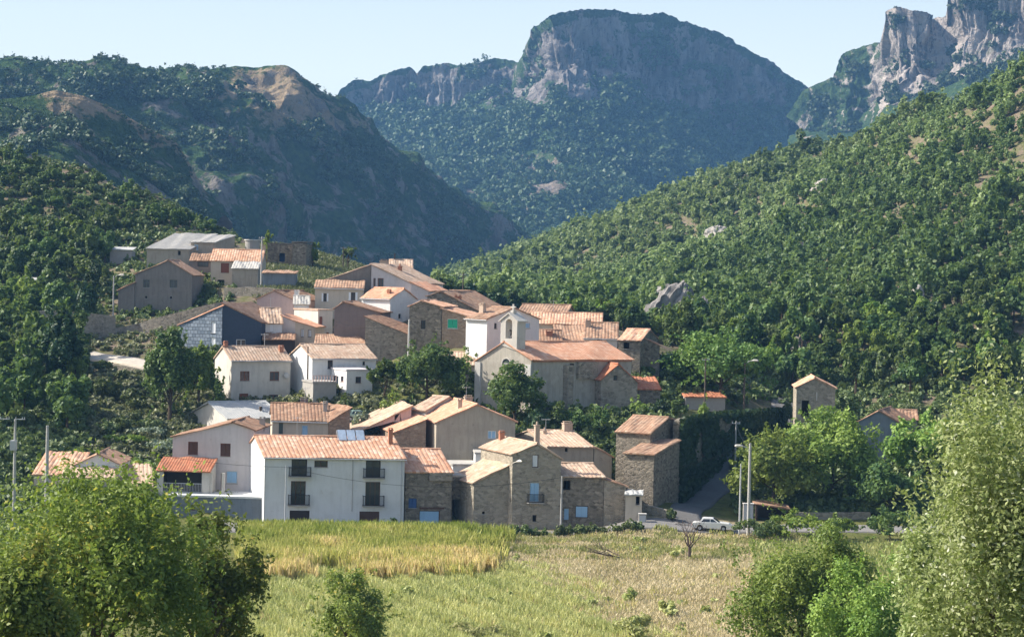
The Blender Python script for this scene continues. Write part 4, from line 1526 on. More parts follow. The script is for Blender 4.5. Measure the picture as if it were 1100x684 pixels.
strip_wall('stone_wall', 'low stone wall beneath the yellow green trees along the road', [(850, 550, 557, 223), (880, 551, 558, 224), (935, 550, 558, 225)], 'stone3', 0.4, jag=.06)

# television aerials
for key, fa, fb, hg in (('white', .3, .5, 2.2), ('mossy_roof', .6, .5, 2.0), ('square_white', .7, .5, 1.8), ('big_stone', .55, .6, 1.9), ('roof_b', .3, .5, 1.8), ('orange_upper', .5, .5, 1.6), ('behind_gable', .3, .4, 1.8)):
    hh = H[key]
    a_, b_ = hh.w * fa, hh.d * fb
    z_ = hh.roof_z(a_, b_)
    mb = MB()
    mb.tube([hh.tf(a_, b_, z_ - .1), hh.tf(a_, b_, z_ + hg)], .03, 5)
    mb.tube([hh.tf(a_ - .5, b_, z_ + hg - .15), hh.tf(a_ + .5, b_, z_ + hg - .05)], .02, 4)
    for k in range(5):
        x_ = a_ - .45 + k * .22
        mb.tube([hh.tf(x_, b_ - .28, z_ + hg - .1), hh.tf(x_, b_ + .28, z_ + hg - .1)], .012, 4)
    mb.build('aerial', M['metal'], hh.roofo)

# eave gutters
for key in ('white', 'mossy_roof', 'square_white', 'terraced_white', 'top_house', 'roof_e', 'bright_gable', 'orange_cube'):
    hh = H[key]
    z_ = hh.h - .16
    MB().tube([hh.tf(-.15, -hh.ov - .02, z_), hh.tf(hh.w + .15, -hh.ov - .02, z_ - .05)], .07, 6).build('gutter', M['metal'], hh.roofo)
# ------------------------------------------------------------------ terrain
def cpx(px, py, D):
    GROUND_PTS.append(tuple(P(px, py, D)))


for a in [(0, 480, 236), (-60, 440, 262), (60, 440, 256), (60, 400, 278), (0, 330, 335), (0, 380, 300), (100, 392, 288), (150, 440, 262), (150, 480, 245), (60, 250, 392), (-60, 240, 410), (-100, 160, 500),
          (0, 166, 482), (100, 186, 465), (180, 219, 440), (240, 250, 412), (280, 264, 395), (330, 270, 385), (370, 280, 376), (410, 296, 366), (455, 318, 356),
          (130, 290, 352), (60, 310, 350), (330, 305, 330), (300, 285, 350), (350, 300, 342),
          (470, 335, 345), (520, 345, 330), (600, 345, 320), (680, 360, 300), (720, 380, 292), (780, 412, 285), (760, 443, 262), (780, 440, 270), (740, 450, 248), (820, 438, 290), (845, 455, 285), (850, 440, 300),
          (715, 549, 222), (760, 528, 236), (790, 506, 246), (815, 485, 262), (838, 466, 276), (860, 470, 262), (900, 500, 245), (940, 520, 238), (1000, 480, 262), (1060, 470, 262), (1150, 470, 262),
          (640, 440, 262), (600, 445, 250), (560, 470, 245), (520, 450, 256), (420, 432, 258), (460, 430, 256),
          (1160, 420, 290), (1160, 300, 355), (1160, 180, 440), (1160, 45, 530),
          (1100, 420, 290), (1100, 360, 322), (1100, 300, 362), (1100, 200, 440), (1100, 76, 540),
          (1000, 420, 288), (1000, 340, 340), (1000, 250, 425), (1000, 180, 520), (1000, 112, 620),
          (900, 430, 290), (900, 370, 322), (900, 300, 392), (900, 220, 540), (900, 152, 730),
          (820, 420, 296), (800, 370, 340), (800, 300, 445), (800, 240, 610), (800, 184, 830),
          (700, 370, 330), (700, 330, 410), (700, 270, 620), (700, 220, 930),
          (350, 335, 800), (420, 330, 900), (450, 322, 1000), (430, 325, 640), (470, 318, 800), (600, 335, 370), (600, 290, 660), (600, 250, 1030), (500, 315, 480), (520, 300, 800), (500, 290, 1100)]:
    cpx(*a)
for k, (px, py, D) in enumerate([(-100, 160, 500), (0, 166, 482), (100, 186, 465), (180, 219, 440), (240, 250, 412), (280, 264, 395), (330, 270, 385), (370, 280, 376), (410, 296, 366), (455, 318, 356)]):
    q = P(px, py, D * 1.22)
    GROUND_PTS.append((q[0], q[1], P(px, py, D)[2] * .55 - 2))
    q = P(px, py, D * 1.6)
    GROUND_PTS.append((q[0], q[1], 4))
for (px, py, D) in [(1160, 45, 530), (1100, 76, 540), (1000, 112, 620), (900, 152, 730), (800, 184, 830), (700, 220, 930), (600, 250, 1030), (500, 290, 1100)]:
    z0 = P(px, py, D)[2]
    q = P(px, py, D * 1.16)
    GROUND_PTS.append((q[0], q[1], z0 - 22))
# the field and the camera's own slope
for px in (-40, 150, 300, 450, 600, 740):
    for D in (152, 172, 192, 212):
        GROUND_PTS.append((*P(px, 560, D)[:2], 0.0 if px > 200 or D > 180 else 0.6))
for px in (850, 960, 1080, 1200):
    for D in (170, 195, 216):
        GROUND_PTS.append((*P(px, 560, D)[:2], 0.6))
for D, z in ((-30, 26), (0, 25.7), (12, 23.6), (25, 20), (45, 15), (75, 9.2), (105, 4.2), (130, 1.2)):
    for k in (-1.2, -.5, 0, .5, 1.2):
        GROUND_PTS.append((k * (20 + D * .28), D, z))

gp = np.array(GROUND_PTS)
gxy, gz = gp[:, :2], gp[:, 2]
n = len(gp)


def phi(r2):
    return np.sqrt(r2 + 6.0)


A = phi(((gxy[:, None] - gxy[None]) ** 2).sum(-1))
A = A - np.eye(n) * 0.8
Q = np.hstack([np.ones((n, 1)), gxy / 100.0])
sol = np.linalg.solve(np.block([[A, Q], [Q.T, np.zeros((3, 3))]]), np.concatenate([gz, np.zeros(3)]))
wts, aff = sol[:n], sol[n:]


def axis_pts(lo, hi, step, far):
    a = list(np.arange(lo, hi + .1, step))
    s, v = step, hi
    while v < far:
        s *= 1.5
        v += s
        a.append(v)
    s, v = step, lo
    while v > -far:
        s *= 1.5
        v -= s
        a.insert(0, v)
    return np.array(a)


GX = axis_pts(-200, 330, 2.6, 9000)
GY = np.concatenate([axis_pts(-30, 400, 2.4, 300)[:-5], np.arange(403, 1150, 5.0), 1150 + np.cumsum(5 * 1.4 ** np.arange(1, 20))])
GY = np.unique(GY)
gxx, gyy = np.meshgrid(GX, GY)
flat = np.stack([gxx.ravel(), gyy.ravel()], 1)
Z = np.zeros(len(flat))
for i in range(0, len(flat), 20000):
    c = flat[i:i + 20000]
    Z[i:i + 20000] = phi(((c[:, None] - gxy[None]) ** 2).sum(-1)) @ wts + aff[0] + (c / 100.0) @ aff[1:]
dx = np.maximum(0, np.maximum(-220 - flat[:, 0], flat[:, 0] - 360))
dy = np.maximum(0, np.maximum(-40 - flat[:, 1], flat[:, 1] - 1180))
t = np.clip(1 - np.hypot(dx, dy) / 260, 0, 1)
t = t * t * (3 - 2 * t)
Z = Z * t + (1 - t) * -4.0
rough = np.clip((flat[:, 1] - 240) / 200, 0, 1)
far3 = np.stack([flat[:, 0], flat[:, 1], np.zeros(len(flat))], 1)
Z += t * (fbm(far3 / 9.0, 3) * 0.35 + rough * fbm(far3 / 38.0, 4) * 2.6)
Z = Z.reshape(gxx.shape)


def G(x, y):
    x, y = np.asarray(x, float), np.asarray(y, float)
    i = np.clip(np.searchsorted(GX, x) - 1, 0, len(GX) - 2)
    j = np.clip(np.searchsorted(GY, y) - 1, 0, len(GY) - 2)
    u = np.clip((x - GX[i]) / (GX[i + 1] - GX[i]), 0, 1)
    v = np.clip((y - GY[j]) / (GY[j + 1] - GY[j]), 0, 1)
    return (Z[j, i] * (1 - u) + Z[j, i + 1] * u) * (1 - v) + (Z[j + 1, i] * (1 - u) + Z[j + 1, i + 1] * u) * v


_DS = np.concatenate([np.arange(20, 400, 1.5), np.arange(400, 1200, 4.0)])


def hit(px, py):
    """first point of the terrain under a picture position"""
    d = ray(px, py)
    t = _DS / d[1]
    x, y, z = d[0] * t, d[1] * t, CAM[2] + d[2] * t
    b = np.nonzero(z < G(x, y))[0]
    if len(b) == 0:
        return None
    k = b[0]
    return np.array([x[k], y[k], float(G(x[k], y[k]))])


def project_many(p):
    q = (np.asarray(p) - CAM) @ RM
    return 550 + FPX * q[:, 0] / -q[:, 2], 342 - FPX * q[:, 1] / -q[:, 2]


nx_, ny_ = len(GX), len(GY)
verts = np.stack([gxx.ravel(), gyy.ravel(), Z.ravel()], 1)
ii, jj = np.meshgrid(np.arange(nx_ - 1), np.arange(ny_ - 1))
b0 = (jj * nx_ + ii).ravel()
faces = np.stack([b0, b0 + 1, b0 + nx_ + 1, b0 + nx_], 1)


def grid_mesh(name, verts, faces, mat, col=None, smooth=True):
    me = bpy.data.meshes.new(name)
    me.vertices.add(len(verts))
    me.vertices.foreach_set('co', verts.reshape(-1).astype(np.float32))
    me.loops.add(faces.size)
    me.loops.foreach_set('vertex_index', faces.reshape(-1).astype(np.int32))
    me.polygons.add(len(faces))
    k = faces.shape[1]
    me.polygons.foreach_set('loop_start', np.arange(0, faces.size, k, dtype=np.int32))
    me.polygons.foreach_set('loop_total', np.full(len(faces), k, np.int32))
    if smooth:
        me.polygons.foreach_set('use_smooth', np.ones(len(faces), bool))
    me.materials.append(mat)
    if col is not None:
        a = me.attributes.new('zone', 'FLOAT_COLOR', 'POINT')
        a.data.foreach_set('color', np.hstack([np.clip(col, 0, 1), np.ones((len(col), 1))]).reshape(-1).astype(np.float32))
    me.update(calc_edges=True)
    return me


# zone: r = dry field, g = green, b = bare hillside soil
gpx, gpy = project_many(verts)
infield = (verts[:, 1] > 140) & (verts[:, 1] < 222)
nz = fbm(verts / 25.0, 4)
dry = np.where(infield, np.clip((gpx - 505 + nz * 60 + (verts[:, 1] - 185) * 1.2) / 40, 0, 1) * np.clip((850 - gpx) / 50, 0, 1), 0)
hills = np.clip((verts[:, 1] - 262) / 20, 0, 1)
hump = np.clip(1 - np.hypot((gpx - 335) / 60, (gpy - 290) / 22), 0, 1)
col = np.stack([dry, np.clip(1 - dry - hills * .8 + hump * 1.5, 0, 1), np.clip(hills - hump, 0, 1)], 1)


def ground_mat():
    m, nt, b = new_mat('ground_earth')
    o = world_or_obj(nt)
    at = N(nt, 'Attribute', attribute_name='zone')
    sp = nt.nodes.new('ShaderNodeSeparateColor')
    L(nt, at.outputs['Color'], sp.inputs[0])
    n1 = noise(nt, o, 0.25, 6, 0.65)
    n2 = noise(nt, o, 1.1, 6, 0.75)
    c = mixc(nt, ramp(nt, n1, 0.35, 0.65), (0.10, 0.12, 0.035), (0.15, 0.15, 0.05))
    c = mixc(nt, sp.outputs[0], c, mixc(nt, ramp(nt, n1, 0.4, 0.65), (0.30, 0.25, 0.14), (0.36, 0.29, 0.19)))
    hill = mixc(nt, ramp(nt, n1, 0.42, 0.62), (0.20, 0.15, 0.12), (0.12, 0.125, 0.05))
    c = mixc(nt, sp.outputs[2], c, hill)
    c = mixc(nt, ramp(nt, n2, 0.45, 0.62, 0, 0.75), c, (0.065, 0.07, 0.03))
    L(nt, c, b.inputs['Base Color'])
    b.inputs['Roughness'].default_value = 1
    b.inputs['Specular IOR Level'].default_value = 0.05
    bump(nt, b, n2, 0.6, 0.3)
    return m


tag(link('ground', grid_mesh('ground', verts, faces, ground_mat(), col)), kind='structure')


# ------------------------------------------------------------------ mountains
def mountain_mat(name, veg_a, veg_b, rock_a, rock_b, dryc, slope_lo=0.62, slope_hi=0.8):
    m, nt, b = new_mat(name)
    o = world_or_obj(nt)
    g = nt.nodes.new('ShaderNodeNewGeometry')
    at = N(nt, 'Attribute', attribute_name='zone')
    sp = nt.nodes.new('ShaderNodeSeparateColor')
    L(nt, at.outputs['Color'], sp.inputs[0])
    n0 = noise(nt, o, 0.012, 5, 0.6)
    n1 = noise(nt, o, 0.05, 6, 0.7)
    n2 = noise(nt, o, 0.22, 4, 0.65)
    v = mixc(nt, ramp(nt, n2, 0.38, 0.62), veg_a, veg_b)
    d = mixc(nt, n2, dryc, tuple(x * .6 for x in dryc))
    fd = nt.nodes.new('ShaderNodeMath')
    fd.operation = 'ADD'
    L(nt, ramp(nt, n1, 0.3, 0.7, -.55, .55), fd.inputs[0])
    L(nt, sp.outputs[0], fd.inputs[1])
    c = mixc(nt, ramp(nt, fd.outputs[0], 0.42, 0.62), v, d)
    rk = mixc(nt, ramp(nt, noise(nt, stretched(nt, o, (1, 1, .22)), 0.03, 7, .7), 0.35, 0.65), rock_a, rock_b)
    rk = mixc(nt, ramp(nt, noise(nt, stretched(nt, o, (1, 1, .15)), 0.11, 5, .7), 0.5, 0.68, 0, .75), rk, tuple(x * .35 for x in rock_a))
    rk = mixc(nt, ramp(nt, noise(nt, stretched(nt, o, (1, 1, .3)), 0.16, 4, .8), 0.54, 0.62, 0, .8), rk, tuple(x * .3 for x in rock_a))
    rk = mixc(nt, ramp(nt, noise(nt, stretched(nt, o, (.2, .2, 1)), 0.09, 4, .7), 0.58, 0.7, 0, .5), rk, veg_a)
    fr = nt.nodes.new('ShaderNodeMath')
    fr.operation = 'ADD'
    L(nt, ramp(nt, n1, 0.3, 0.7, -.5, .5), fr.inputs[0])
    L(nt, sp.outputs[1], fr.inputs[1])
    c = mixc(nt, ramp(nt, fr.outputs[0], 0.42, 0.56), c, rk)
    L(nt, c, b.inputs['Base Color'])
    b.inputs['Roughness'].default_value = 1
    b.inputs['Specular IOR Level'].default_value = 0.0
    h = nt.nodes.new('ShaderNodeMath')
    h.operation = 'ADD'
    L(nt, n1, h.inputs[0])
    L(nt, ramp(nt, n2, 0, 1, 0, .35), h.inputs[1])
    bump(nt, b, h.outputs[0], 0.8, 9.0)
    return m


def loft(name, lines, nu, nv, mat, amp, scale, rockf, dryf, seed=0, back=True, ridge_amp=0.35, warp_cliff=None):
    """lines: contour lines top to bottom, each a list of (px, py, D); joined into one hillside"""
    ws = []
    for ln in lines:
        a = np.array(ln, float)
        s = np.linspace(a[0, 0], a[-1, 0], nu)
        py = np.interp(s, a[:, 0], a[:, 1])
        D = np.interp(s, a[:, 0], a[:, 2])
        ws.append(np.array([P(x, y, d) for x, y, d in zip(s, py, D)]))
    if back:
        bk = ws[0].copy()
        r = unit(bk - CAM)
        bk2 = bk + r * 160
        bk2[:, 2] = bk[:, 2] - 60
        bk3 = bk + r * 600
        bk3[:, 2] = -20
        ws = [bk3, bk2] + ws
    ws = np.array(ws)
    K = len(ws)
    tt = np.linspace(0, K - 1, nv)
    # denser rows on the seen side
    if back:
        tt = np.concatenate([np.linspace(0, 2, nv // 8, endpoint=False), np.linspace(2, K - 1, nv - nv // 8)])
    k = np.clip(np.floor(tt).astype(int), 0, K - 2)
    f = (tt - k)[:, None, None]
    V = ws[k] * (1 - f) + ws[k + 1] * f
    du = np.gradient(V, axis=1)
    dv = np.gradient(V, axis=0)
    nr = unit(np.cross(du, dv))
    toC = CAM - V
    nr = np.where((nr * toC).sum(-1, keepdims=True) < 0, -nr, nr)
    q = V / scale + seed * 7.7
    n1 = fbm(q, 6, .52) * .9 + fbm(q * .8 + 31, 5, .55, True) * .8 - .25
    att = np.ones(len(tt))
    if back:
        att = np.clip(np.abs(tt - 2) / .55, ridge_amp, 1)
    V2 = V + nr * (n1 * amp * att[:, None])[..., None]
    if warp_cliff is not None:
        V2 = warp_cliff(V2, tt - (2 if back else 0), nr)
    vs = V2.reshape(-1, 3)
    ii, jj = np.meshgrid(np.arange(nu - 1), np.arange(len(tt) - 1))
    b0 = (jj * nu + ii).ravel()
    fc = np.stack([b0, b0 + 1, b0 + nu + 1, b0 + nu], 1)
    px, py = project_many(vs)
    T = np.repeat(tt - (2 if back else 0), nu)
    col = np.stack([dryf(px, py, T, vs), rockf(px, py, T, vs), np.zeros(len(vs))], 1)
    ob = tag(link(name, grid_mesh(name, vs, fc, mat, col)), kind='structure')
    return ob, V2, tt


def blob(px, py, cx, cy, rx, ry):
    return np.clip(1.3 - np.hypot((px - cx) / rx, (py - cy) / ry), 0, 1)


VEG_A, VEG_B = (0.022, 0.045, 0.018), (0.055, 0.085, 0.03)
MM = mountain_mat('mountain_left', VEG_A, VEG_B, (0.13, 0.115, 0.10), (0.22, 0.195, 0.165), (0.31, 0.235, 0.15))
MM2 = mountain_mat('mountain_far', VEG_A, VEG_B, (0.11, 0.10, 0.098), (0.27, 0.245, 0.23), (0.24, 0.195, 0.155))
MM3 = mountain_mat('mountain_cliffs', VEG_A, VEG_B, (0.235, 0.205, 0.185), (0.40, 0.355, 0.32), (0.33, 0.27, 0.21))

def dl(px):
    return 1150 + (px + 90) / 630.0 * 380


def shift(line, dd):
    return [(px, py, dl(px) - (dd(px) if callable(dd) else dd)) for px, py in line]


RIDGE_L = [(-90, 66), (-40, 72), (0, 70), (40, 67), (75, 73), (120, 77), (180, 76), (230, 80), (265, 79), (305, 78), (325, 88), (345, 106), (372, 124), (405, 148), (440, 174), (480, 206), (510, 226), (540, 240), (575, 262)]
wl_ = lambda k: (lambda px: k * float(np.interp(px, [-90, 300, 575], [1, 1, .28])))
hillL, VL, TL = loft('mountain_left', [
    shift(RIDGE_L, 0),
    shift([(-90, 95), (60, 100), (170, 92), (255, 88), (310, 96), (340, 118), (390, 152), (440, 184), (480, 213), (545, 248), (575, 266)], wl_(95)),
    shift([(-90, 125), (60, 125), (170, 112), (255, 112), (310, 122), (350, 150), (400, 180), (440, 205), (480, 228), (545, 256), (575, 270)], wl_(140)),
    shift([(-90, 200), (60, 200), (170, 190), (260, 190), (330, 215), (400, 240), (470, 262), (540, 280), (575, 285)], wl_(215)),
    shift([(-90, 270), (100, 270), (260, 270), (350, 285), (420, 300), (500, 310), (575, 312)], wl_(290)),
    shift([(-90, 360), (100, 360), (260, 360), (350, 360), (420, 360), (575, 360)], wl_(400))],
    420, 330, MM, 34, 150, lambda px, py, T, v: 0.28 + 0.12 * np.clip(T - 1.5, 0, 1),
    lambda px, py, T, v: blob(px, py, 290, 97, 80, 30) * .66 + blob(px, py, 340, 138, 70, 24) * .45 + .14, seed=1, ridge_amp=.15)

spur, VS, TS = loft('mountain_spur', [
    [(-90, 128, 840), (-20, 112, 850), (30, 106, 860), (60, 99, 870), (90, 104, 880), (120, 117, 890), (160, 138, 905), (190, 154, 915), (205, 178, 920), (222, 210, 925), (250, 240, 935)],
    [(-90, 150, 800), (30, 125, 815), (70, 118, 825), (120, 135, 850), (160, 158, 870), (190, 175, 885), (232, 235, 912)],
    [(-90, 240, 720), (60, 230, 740), (130, 232, 765), (190, 250, 800), (235, 275, 860)],
    [(-90, 360, 620), (100, 360, 640), (235, 360, 700)]],
    200, 150, MM, 14, 110, lambda px, py, T, v: .15 + .2 * (T > .7),
    lambda px, py, T, v: np.clip(1 - np.abs(T) * 2.2, 0, 1) * .95 * np.clip((px - 30) / 40, 0, 1) + .12, seed=2, ridge_amp=.15)


def cliffs(V, T, nr, k=1.0):
    # vertical buttresses: deepen flutes on the steep band
    a = V[..., :1] / 26.0
    q = np.concatenate([V[..., :2] / 55.0, V[..., 2:] / 420.0], -1)
    fl = fbm(q, 4, .55, True)
    w = np.clip(1 - np.abs(T - .5) * 1.7, 0, 1)
    fine = fbm(np.concatenate([V[..., :2] / 13.0, V[..., 2:] / 160.0], -1), 3, .6, True)
    ledge = fbm(np.concatenate([V[..., :2] / 260.0, V[..., 2:] / 22.0], -1), 3)
    return V - nr * ((fl * 34 * k + fine * 15 + ledge * 9 * k) * w[:, None])[..., None]


hillM, VM, TM = loft('mountain_main', [
    [(325, 132, 2420), (345, 119, 2410), (360, 112, 2400), (368, 98, 2395), (380, 91, 2390), (398, 89, 2385), (412, 80, 2380), (440, 75, 2370), (447, 84, 2370), (456, 74, 2360), (478, 71, 2350), (500, 71, 2340), (530, 64, 2330), (554, 69, 2320), (559, 60, 2250), (568, 38, 2160), (590, 22, 2110), (620, 14, 2110), (655, 13, 2130), (682, 19, 2150), (712, 17, 2175), (740, 29, 2200), (770, 38, 2225), (802, 55, 2255), (830, 70, 2280), (850, 86, 2300), (870, 99, 2320), (886, 122, 2340), (898, 140, 2350), (930, 160, 2380)],
    [(325, 146, 2395), (360, 138, 2380), (400, 130, 2365), (440, 124, 2350), (480, 114, 2330), (530, 106, 2300), (552, 112, 2260), (562, 120, 2170), (580, 116, 2080), (610, 108, 2065), (650, 110, 2080), (700, 122, 2110), (760, 142, 2160), (820, 158, 2220), (880, 165, 2280), (930, 180, 2330)],
    [(325, 180, 2260), (400, 175, 2230), (480, 162, 2190), (550, 158, 2130), (600, 158, 2010), (650, 165, 2000), (700, 174, 2030), (800, 190, 2130), (930, 200, 2250)],
    [(325, 240, 2010), (430, 228, 1980), (540, 222, 1920), (600, 222, 1850), (660, 222, 1850), (760, 225, 1930), (930, 230, 2050)],
    [(325, 330, 1700), (480, 320, 1650), (600, 320, 1600), (760, 320, 1650), (930, 320, 1750)]],
    520, 360, MM2, 26, 200,
    lambda px, py, T, v: np.where(T < 1.05, .60 + .22 * np.clip(1 - np.abs(T - .5) * 2, 0, 1), .2) * np.where(T < .05, .6, 1),
    lambda px, py, T, v: blob(px, py, 560, 195, 95, 35) * .62 + .08, seed=3, ridge_amp=.12, warp_cliff=cliffs)

hillR, VR, TR = loft('mountain_cliffs', [
    [(848, 128, 1990), (866, 98, 1975), (880, 93, 1965), (896, 86, 1950), (904, 62, 1900), (925, 53, 1890), (942, 48, 1880), (947, 45, 1850), (950, 16, 1775), (962, 11, 1760), (985, 14, 1755), (1002, 20, 1755), (1005, 22, 1790), (1015, 21, 1785), (1018, -10, 1715), (1030, -28, 1700), (1065, -38, 1690), (1100, -32, 1685), (1130, -36, 1670), (1180, -42, 1650)],
    [(848, 142, 1960), (880, 138, 1930), (896, 140, 1905), (905, 140, 1860), (922, 140, 1850), (935, 138, 1830), (942, 130, 1780), (956, 112, 1735), (985, 96, 1730), (1003, 88, 1730), (1014, 84, 1705), (1045, 74, 1675), (1080, 62, 1660), (1120, 52, 1640), (1180, 32, 1620)],
    [(848, 190, 1700), (900, 180, 1670), (950, 160, 1620), (1000, 140, 1570), (1060, 115, 1520), (1120, 95, 1480), (1180, 80, 1440)],
    [(848, 250, 1350), (950, 230, 1290), (1060, 200, 1220), (1180, 170, 1150)],
    [(848, 330, 1000), (950, 320, 970), (1060, 320, 950), (1180, 320, 930)]],
    480, 300, MM3, 12, 150,
    lambda px, py, T, v: np.where(T < 1.0, .85, np.clip(1.6 - T * 1.15, .05, .8)) * np.clip(.35 + (px - 930) / 40, .35, 1),
    lambda px, py, T, v: .1 + 0 * px, seed=4, ridge_amp=.12, warp_cliff=lambda V, T, nr: cliffs(V, T, nr, .55))


# scrub and trees clinging to the mountains: bodies of leaves in one object each
def scatter_mesh(name, pts, radii, per, leaf, mat, seed, squash=.85, ntemp=10, tints=None):
    g = np.random.default_rng(seed)
    temps = []
    for k in range(ntemp):
        c, nr, tt = crown_points(seed * 31 + k, 1, 1, squash, .45, 9, per, .6)
        temps.append((c, nr, tt))
    Vs, Ts = [], []
    which = g.integers(0, ntemp, len(pts))
    for k in range(ntemp):
        sel = np.nonzero(which == k)[0]
        if not len(sel):
            continue
        c, nr, tt = temps[k]
        a = g.uniform(0, 2 * np.pi, len(sel))
        ca, sa = np.cos(a)[:, None], np.sin(a)[:, None]
        st = radii[sel][:, None]
        hs = g.uniform(.85, 1.3, len(sel))[:, None]
        X = (c[:, 0] * ca - c[:, 1] * sa) * st
        Y = (c[:, 0] * sa + c[:, 1] * ca) * st
        Zz = c[:, 2][None] * st * hs
        C = np.stack([X, Y, Zz], -1) + pts[sel][:, None]
        NN = np.stack([nr[:, 0] * ca - nr[:, 1] * sa, nr[:, 0] * sa + nr[:, 1] * ca, np.broadcast_to(nr[:, 2], X.shape)], -1)
        s = (st * leaf * g.uniform(.7, 1.3, X.shape))
        q = leaf_quads(C.reshape(-1, 3), NN.reshape(-1, 3), s.ravel(), .75, g=g)
        Vs.append(q)
        bt = (tints[sel] if tints is not None else g.uniform(0, 1, len(sel)))[:, None]
        Ts.append(np.clip(tt[None] * .6 + bt * .4, 0, 1).ravel())
    return quads_mesh(name, np.concatenate(Vs), np.concatenate(Ts), mat)


def scrub_on(name, V, T, lo, hi, n, r0, r1, keep, seed, label=None, per=60, mat='f_mount'):
    g = np.random.default_rng(seed)
    rows = np.nonzero((T >= lo) & (T <= hi))[0]
    P_ = []
    j = g.integers(rows[0], rows[-1], n)
    i = g.integers(0, V.shape[1] - 1, n)
    f, h = g.random((n, 1)), g.random((n, 1))
    pts = (V[j, i] * (1 - f) + V[j, i + 1] * f) * (1 - h) + (V[j + 1, i] * (1 - f) + V[j + 1, i + 1] * f) * h
    px, py = project_many(pts)
    k = keep(px, py, pts) & (px > -40) & (px < 1140)
    pts = pts[k]
    rad = g.uniform(r0, r1, len(pts)) * np.where(pts[:, 2] > top_z(pts), .45, 1)
    me = scatter_mesh(name, pts, rad, per, .22, M[mat], seed)
    o = link(name, me)
    tag(o, label, None, None, 'stuff')
    return o


RIDGES = []


def top_z(p):
    """height above which scrub sits on the skyline and stays small"""
    if not RIDGES:
        return np.full(len(p), 1e9)
    rx, rz = RIDGES[-1]
    return np.interp(p[:, 0] / p[:, 1], rx, rz) - 14


def ridge_of(V, T):
    k = int(np.argmin(np.abs(T - 2)))
    r = V[k]
    o = np.argsort(r[:, 0] / r[:, 1])
    RIDGES.append(((r[:, 0] / r[:, 1])[o], r[o, 2]))


def noisy(p, sc, th):
    return fbm(p / sc, 3) > th


ridge_of(VL, TL)
scrub_on('mountain_scrub', VL, TL, 2.0, 6.4, 6800, 2.2, 5.6, lambda px, py, p: (noisy(p, 45, .1) & (py < 310)) | ((px < 240) & (py < 110)), 11, 'dark scrub spread over the left mountain')
ridge_of(VS, TS)
scrub_on('spur_scrub', VS, TS, 2.02, 4.6, 2200, 1.8, 4.2, lambda px, py, p: noisy(p, 40, .02) & (py < 300), 12, 'dark scrub spread over the rounded spur')
ridge_of(VM, TM)
scrub_on('far_forest', VM, TM, 1.98, 5.6, 8000, 5, 11, lambda px, py, p: (py > 118) & noisy(p, 90, -.42) & ~((blob(px, py, 560, 192, 80, 30) > .45) & noisy(p, 35, -.12)) | (py <= 118) & noisy(p, 40, .16) | (noisy(p, 60, -.3) & (px < 555) & (py > 118)), 13, 'forest on the slopes below the flat-topped mountain')
ridge_of(VR, TR)
scrub_on('cliff_forest', VR, TR, 2.0, 5.2, 4200, 4, 9, lambda px, py, p: (py > 150 - (px - 940) * .42) & noisy(p, 80, -.35) | noisy(p, 30, .24), 14, 'forest beneath the pale cliffs')

# ------------------------------------------------------------------ woods on the right hillside
g = np.random.default_rng(21)
cand = []
while len(cand) < 27000:
    x = g.uniform(-90, 400, 34000)
    y = g.uniform(268, 1120, 34000)
    z = G(x, y)
    p = np.stack([x, y, z], 1)
    px, py = project_many(p)
    ok = (px > 470) & (px < 1290) & (py < 425) & (py > 30)
    # the wooded slope lies right of this line
    ok &= (y > 300) | (px > 860)
    ok &= ~((px > 690) & (px < 872) & (y < 306))
    ok &= ~((px < 720) & (y < 330))
    ok &= ~((px < 600) & (y < 380))
    ok &= ~((px > 840) & (px < 875) & (y < 300))
    keep = g.random(34000) < np.clip(380.0 / y, .2, 1.0) ** .5
    # the lower right is open scrub with bare soil between
    dens = fbm(p / 30.0, 3)
    open_ = np.clip((px - 700) / 150, 0, 1) * np.clip((py - 220) / 100, 0, 1)
    ok &= keep & (dens > -.9 + open_ * .42)
    cand += list(np.concatenate([p[ok], px[ok, None], py[ok, None], open_[ok, None]], 1))
    if len(cand) > 1 and len(cand) < 50:
        break
cand = np.array(cand[:27000])
# thin out to a spacing that grows with the tree
order = g.permutation(len(cand))
cell = {}
sel = []
for i in order:
    x, y = cand[i, 0], cand[i, 1]
    sp_ = 3.5 + (y - 280) * .0012
    key = (int(x // sp_), int(y // sp_))
    if key in cell:
        continue
    cell[key] = 1
    sel.append(i)
wood = cand[sel]
wood = wood[np.argsort(wood[:, 1])]
# visible nearest ones stand as trees of their own
seen = np.nonzero(wood[:, 3] < 1115)[0][:270]
near = wood[seen]
rest = np.delete(wood, seen, 0)


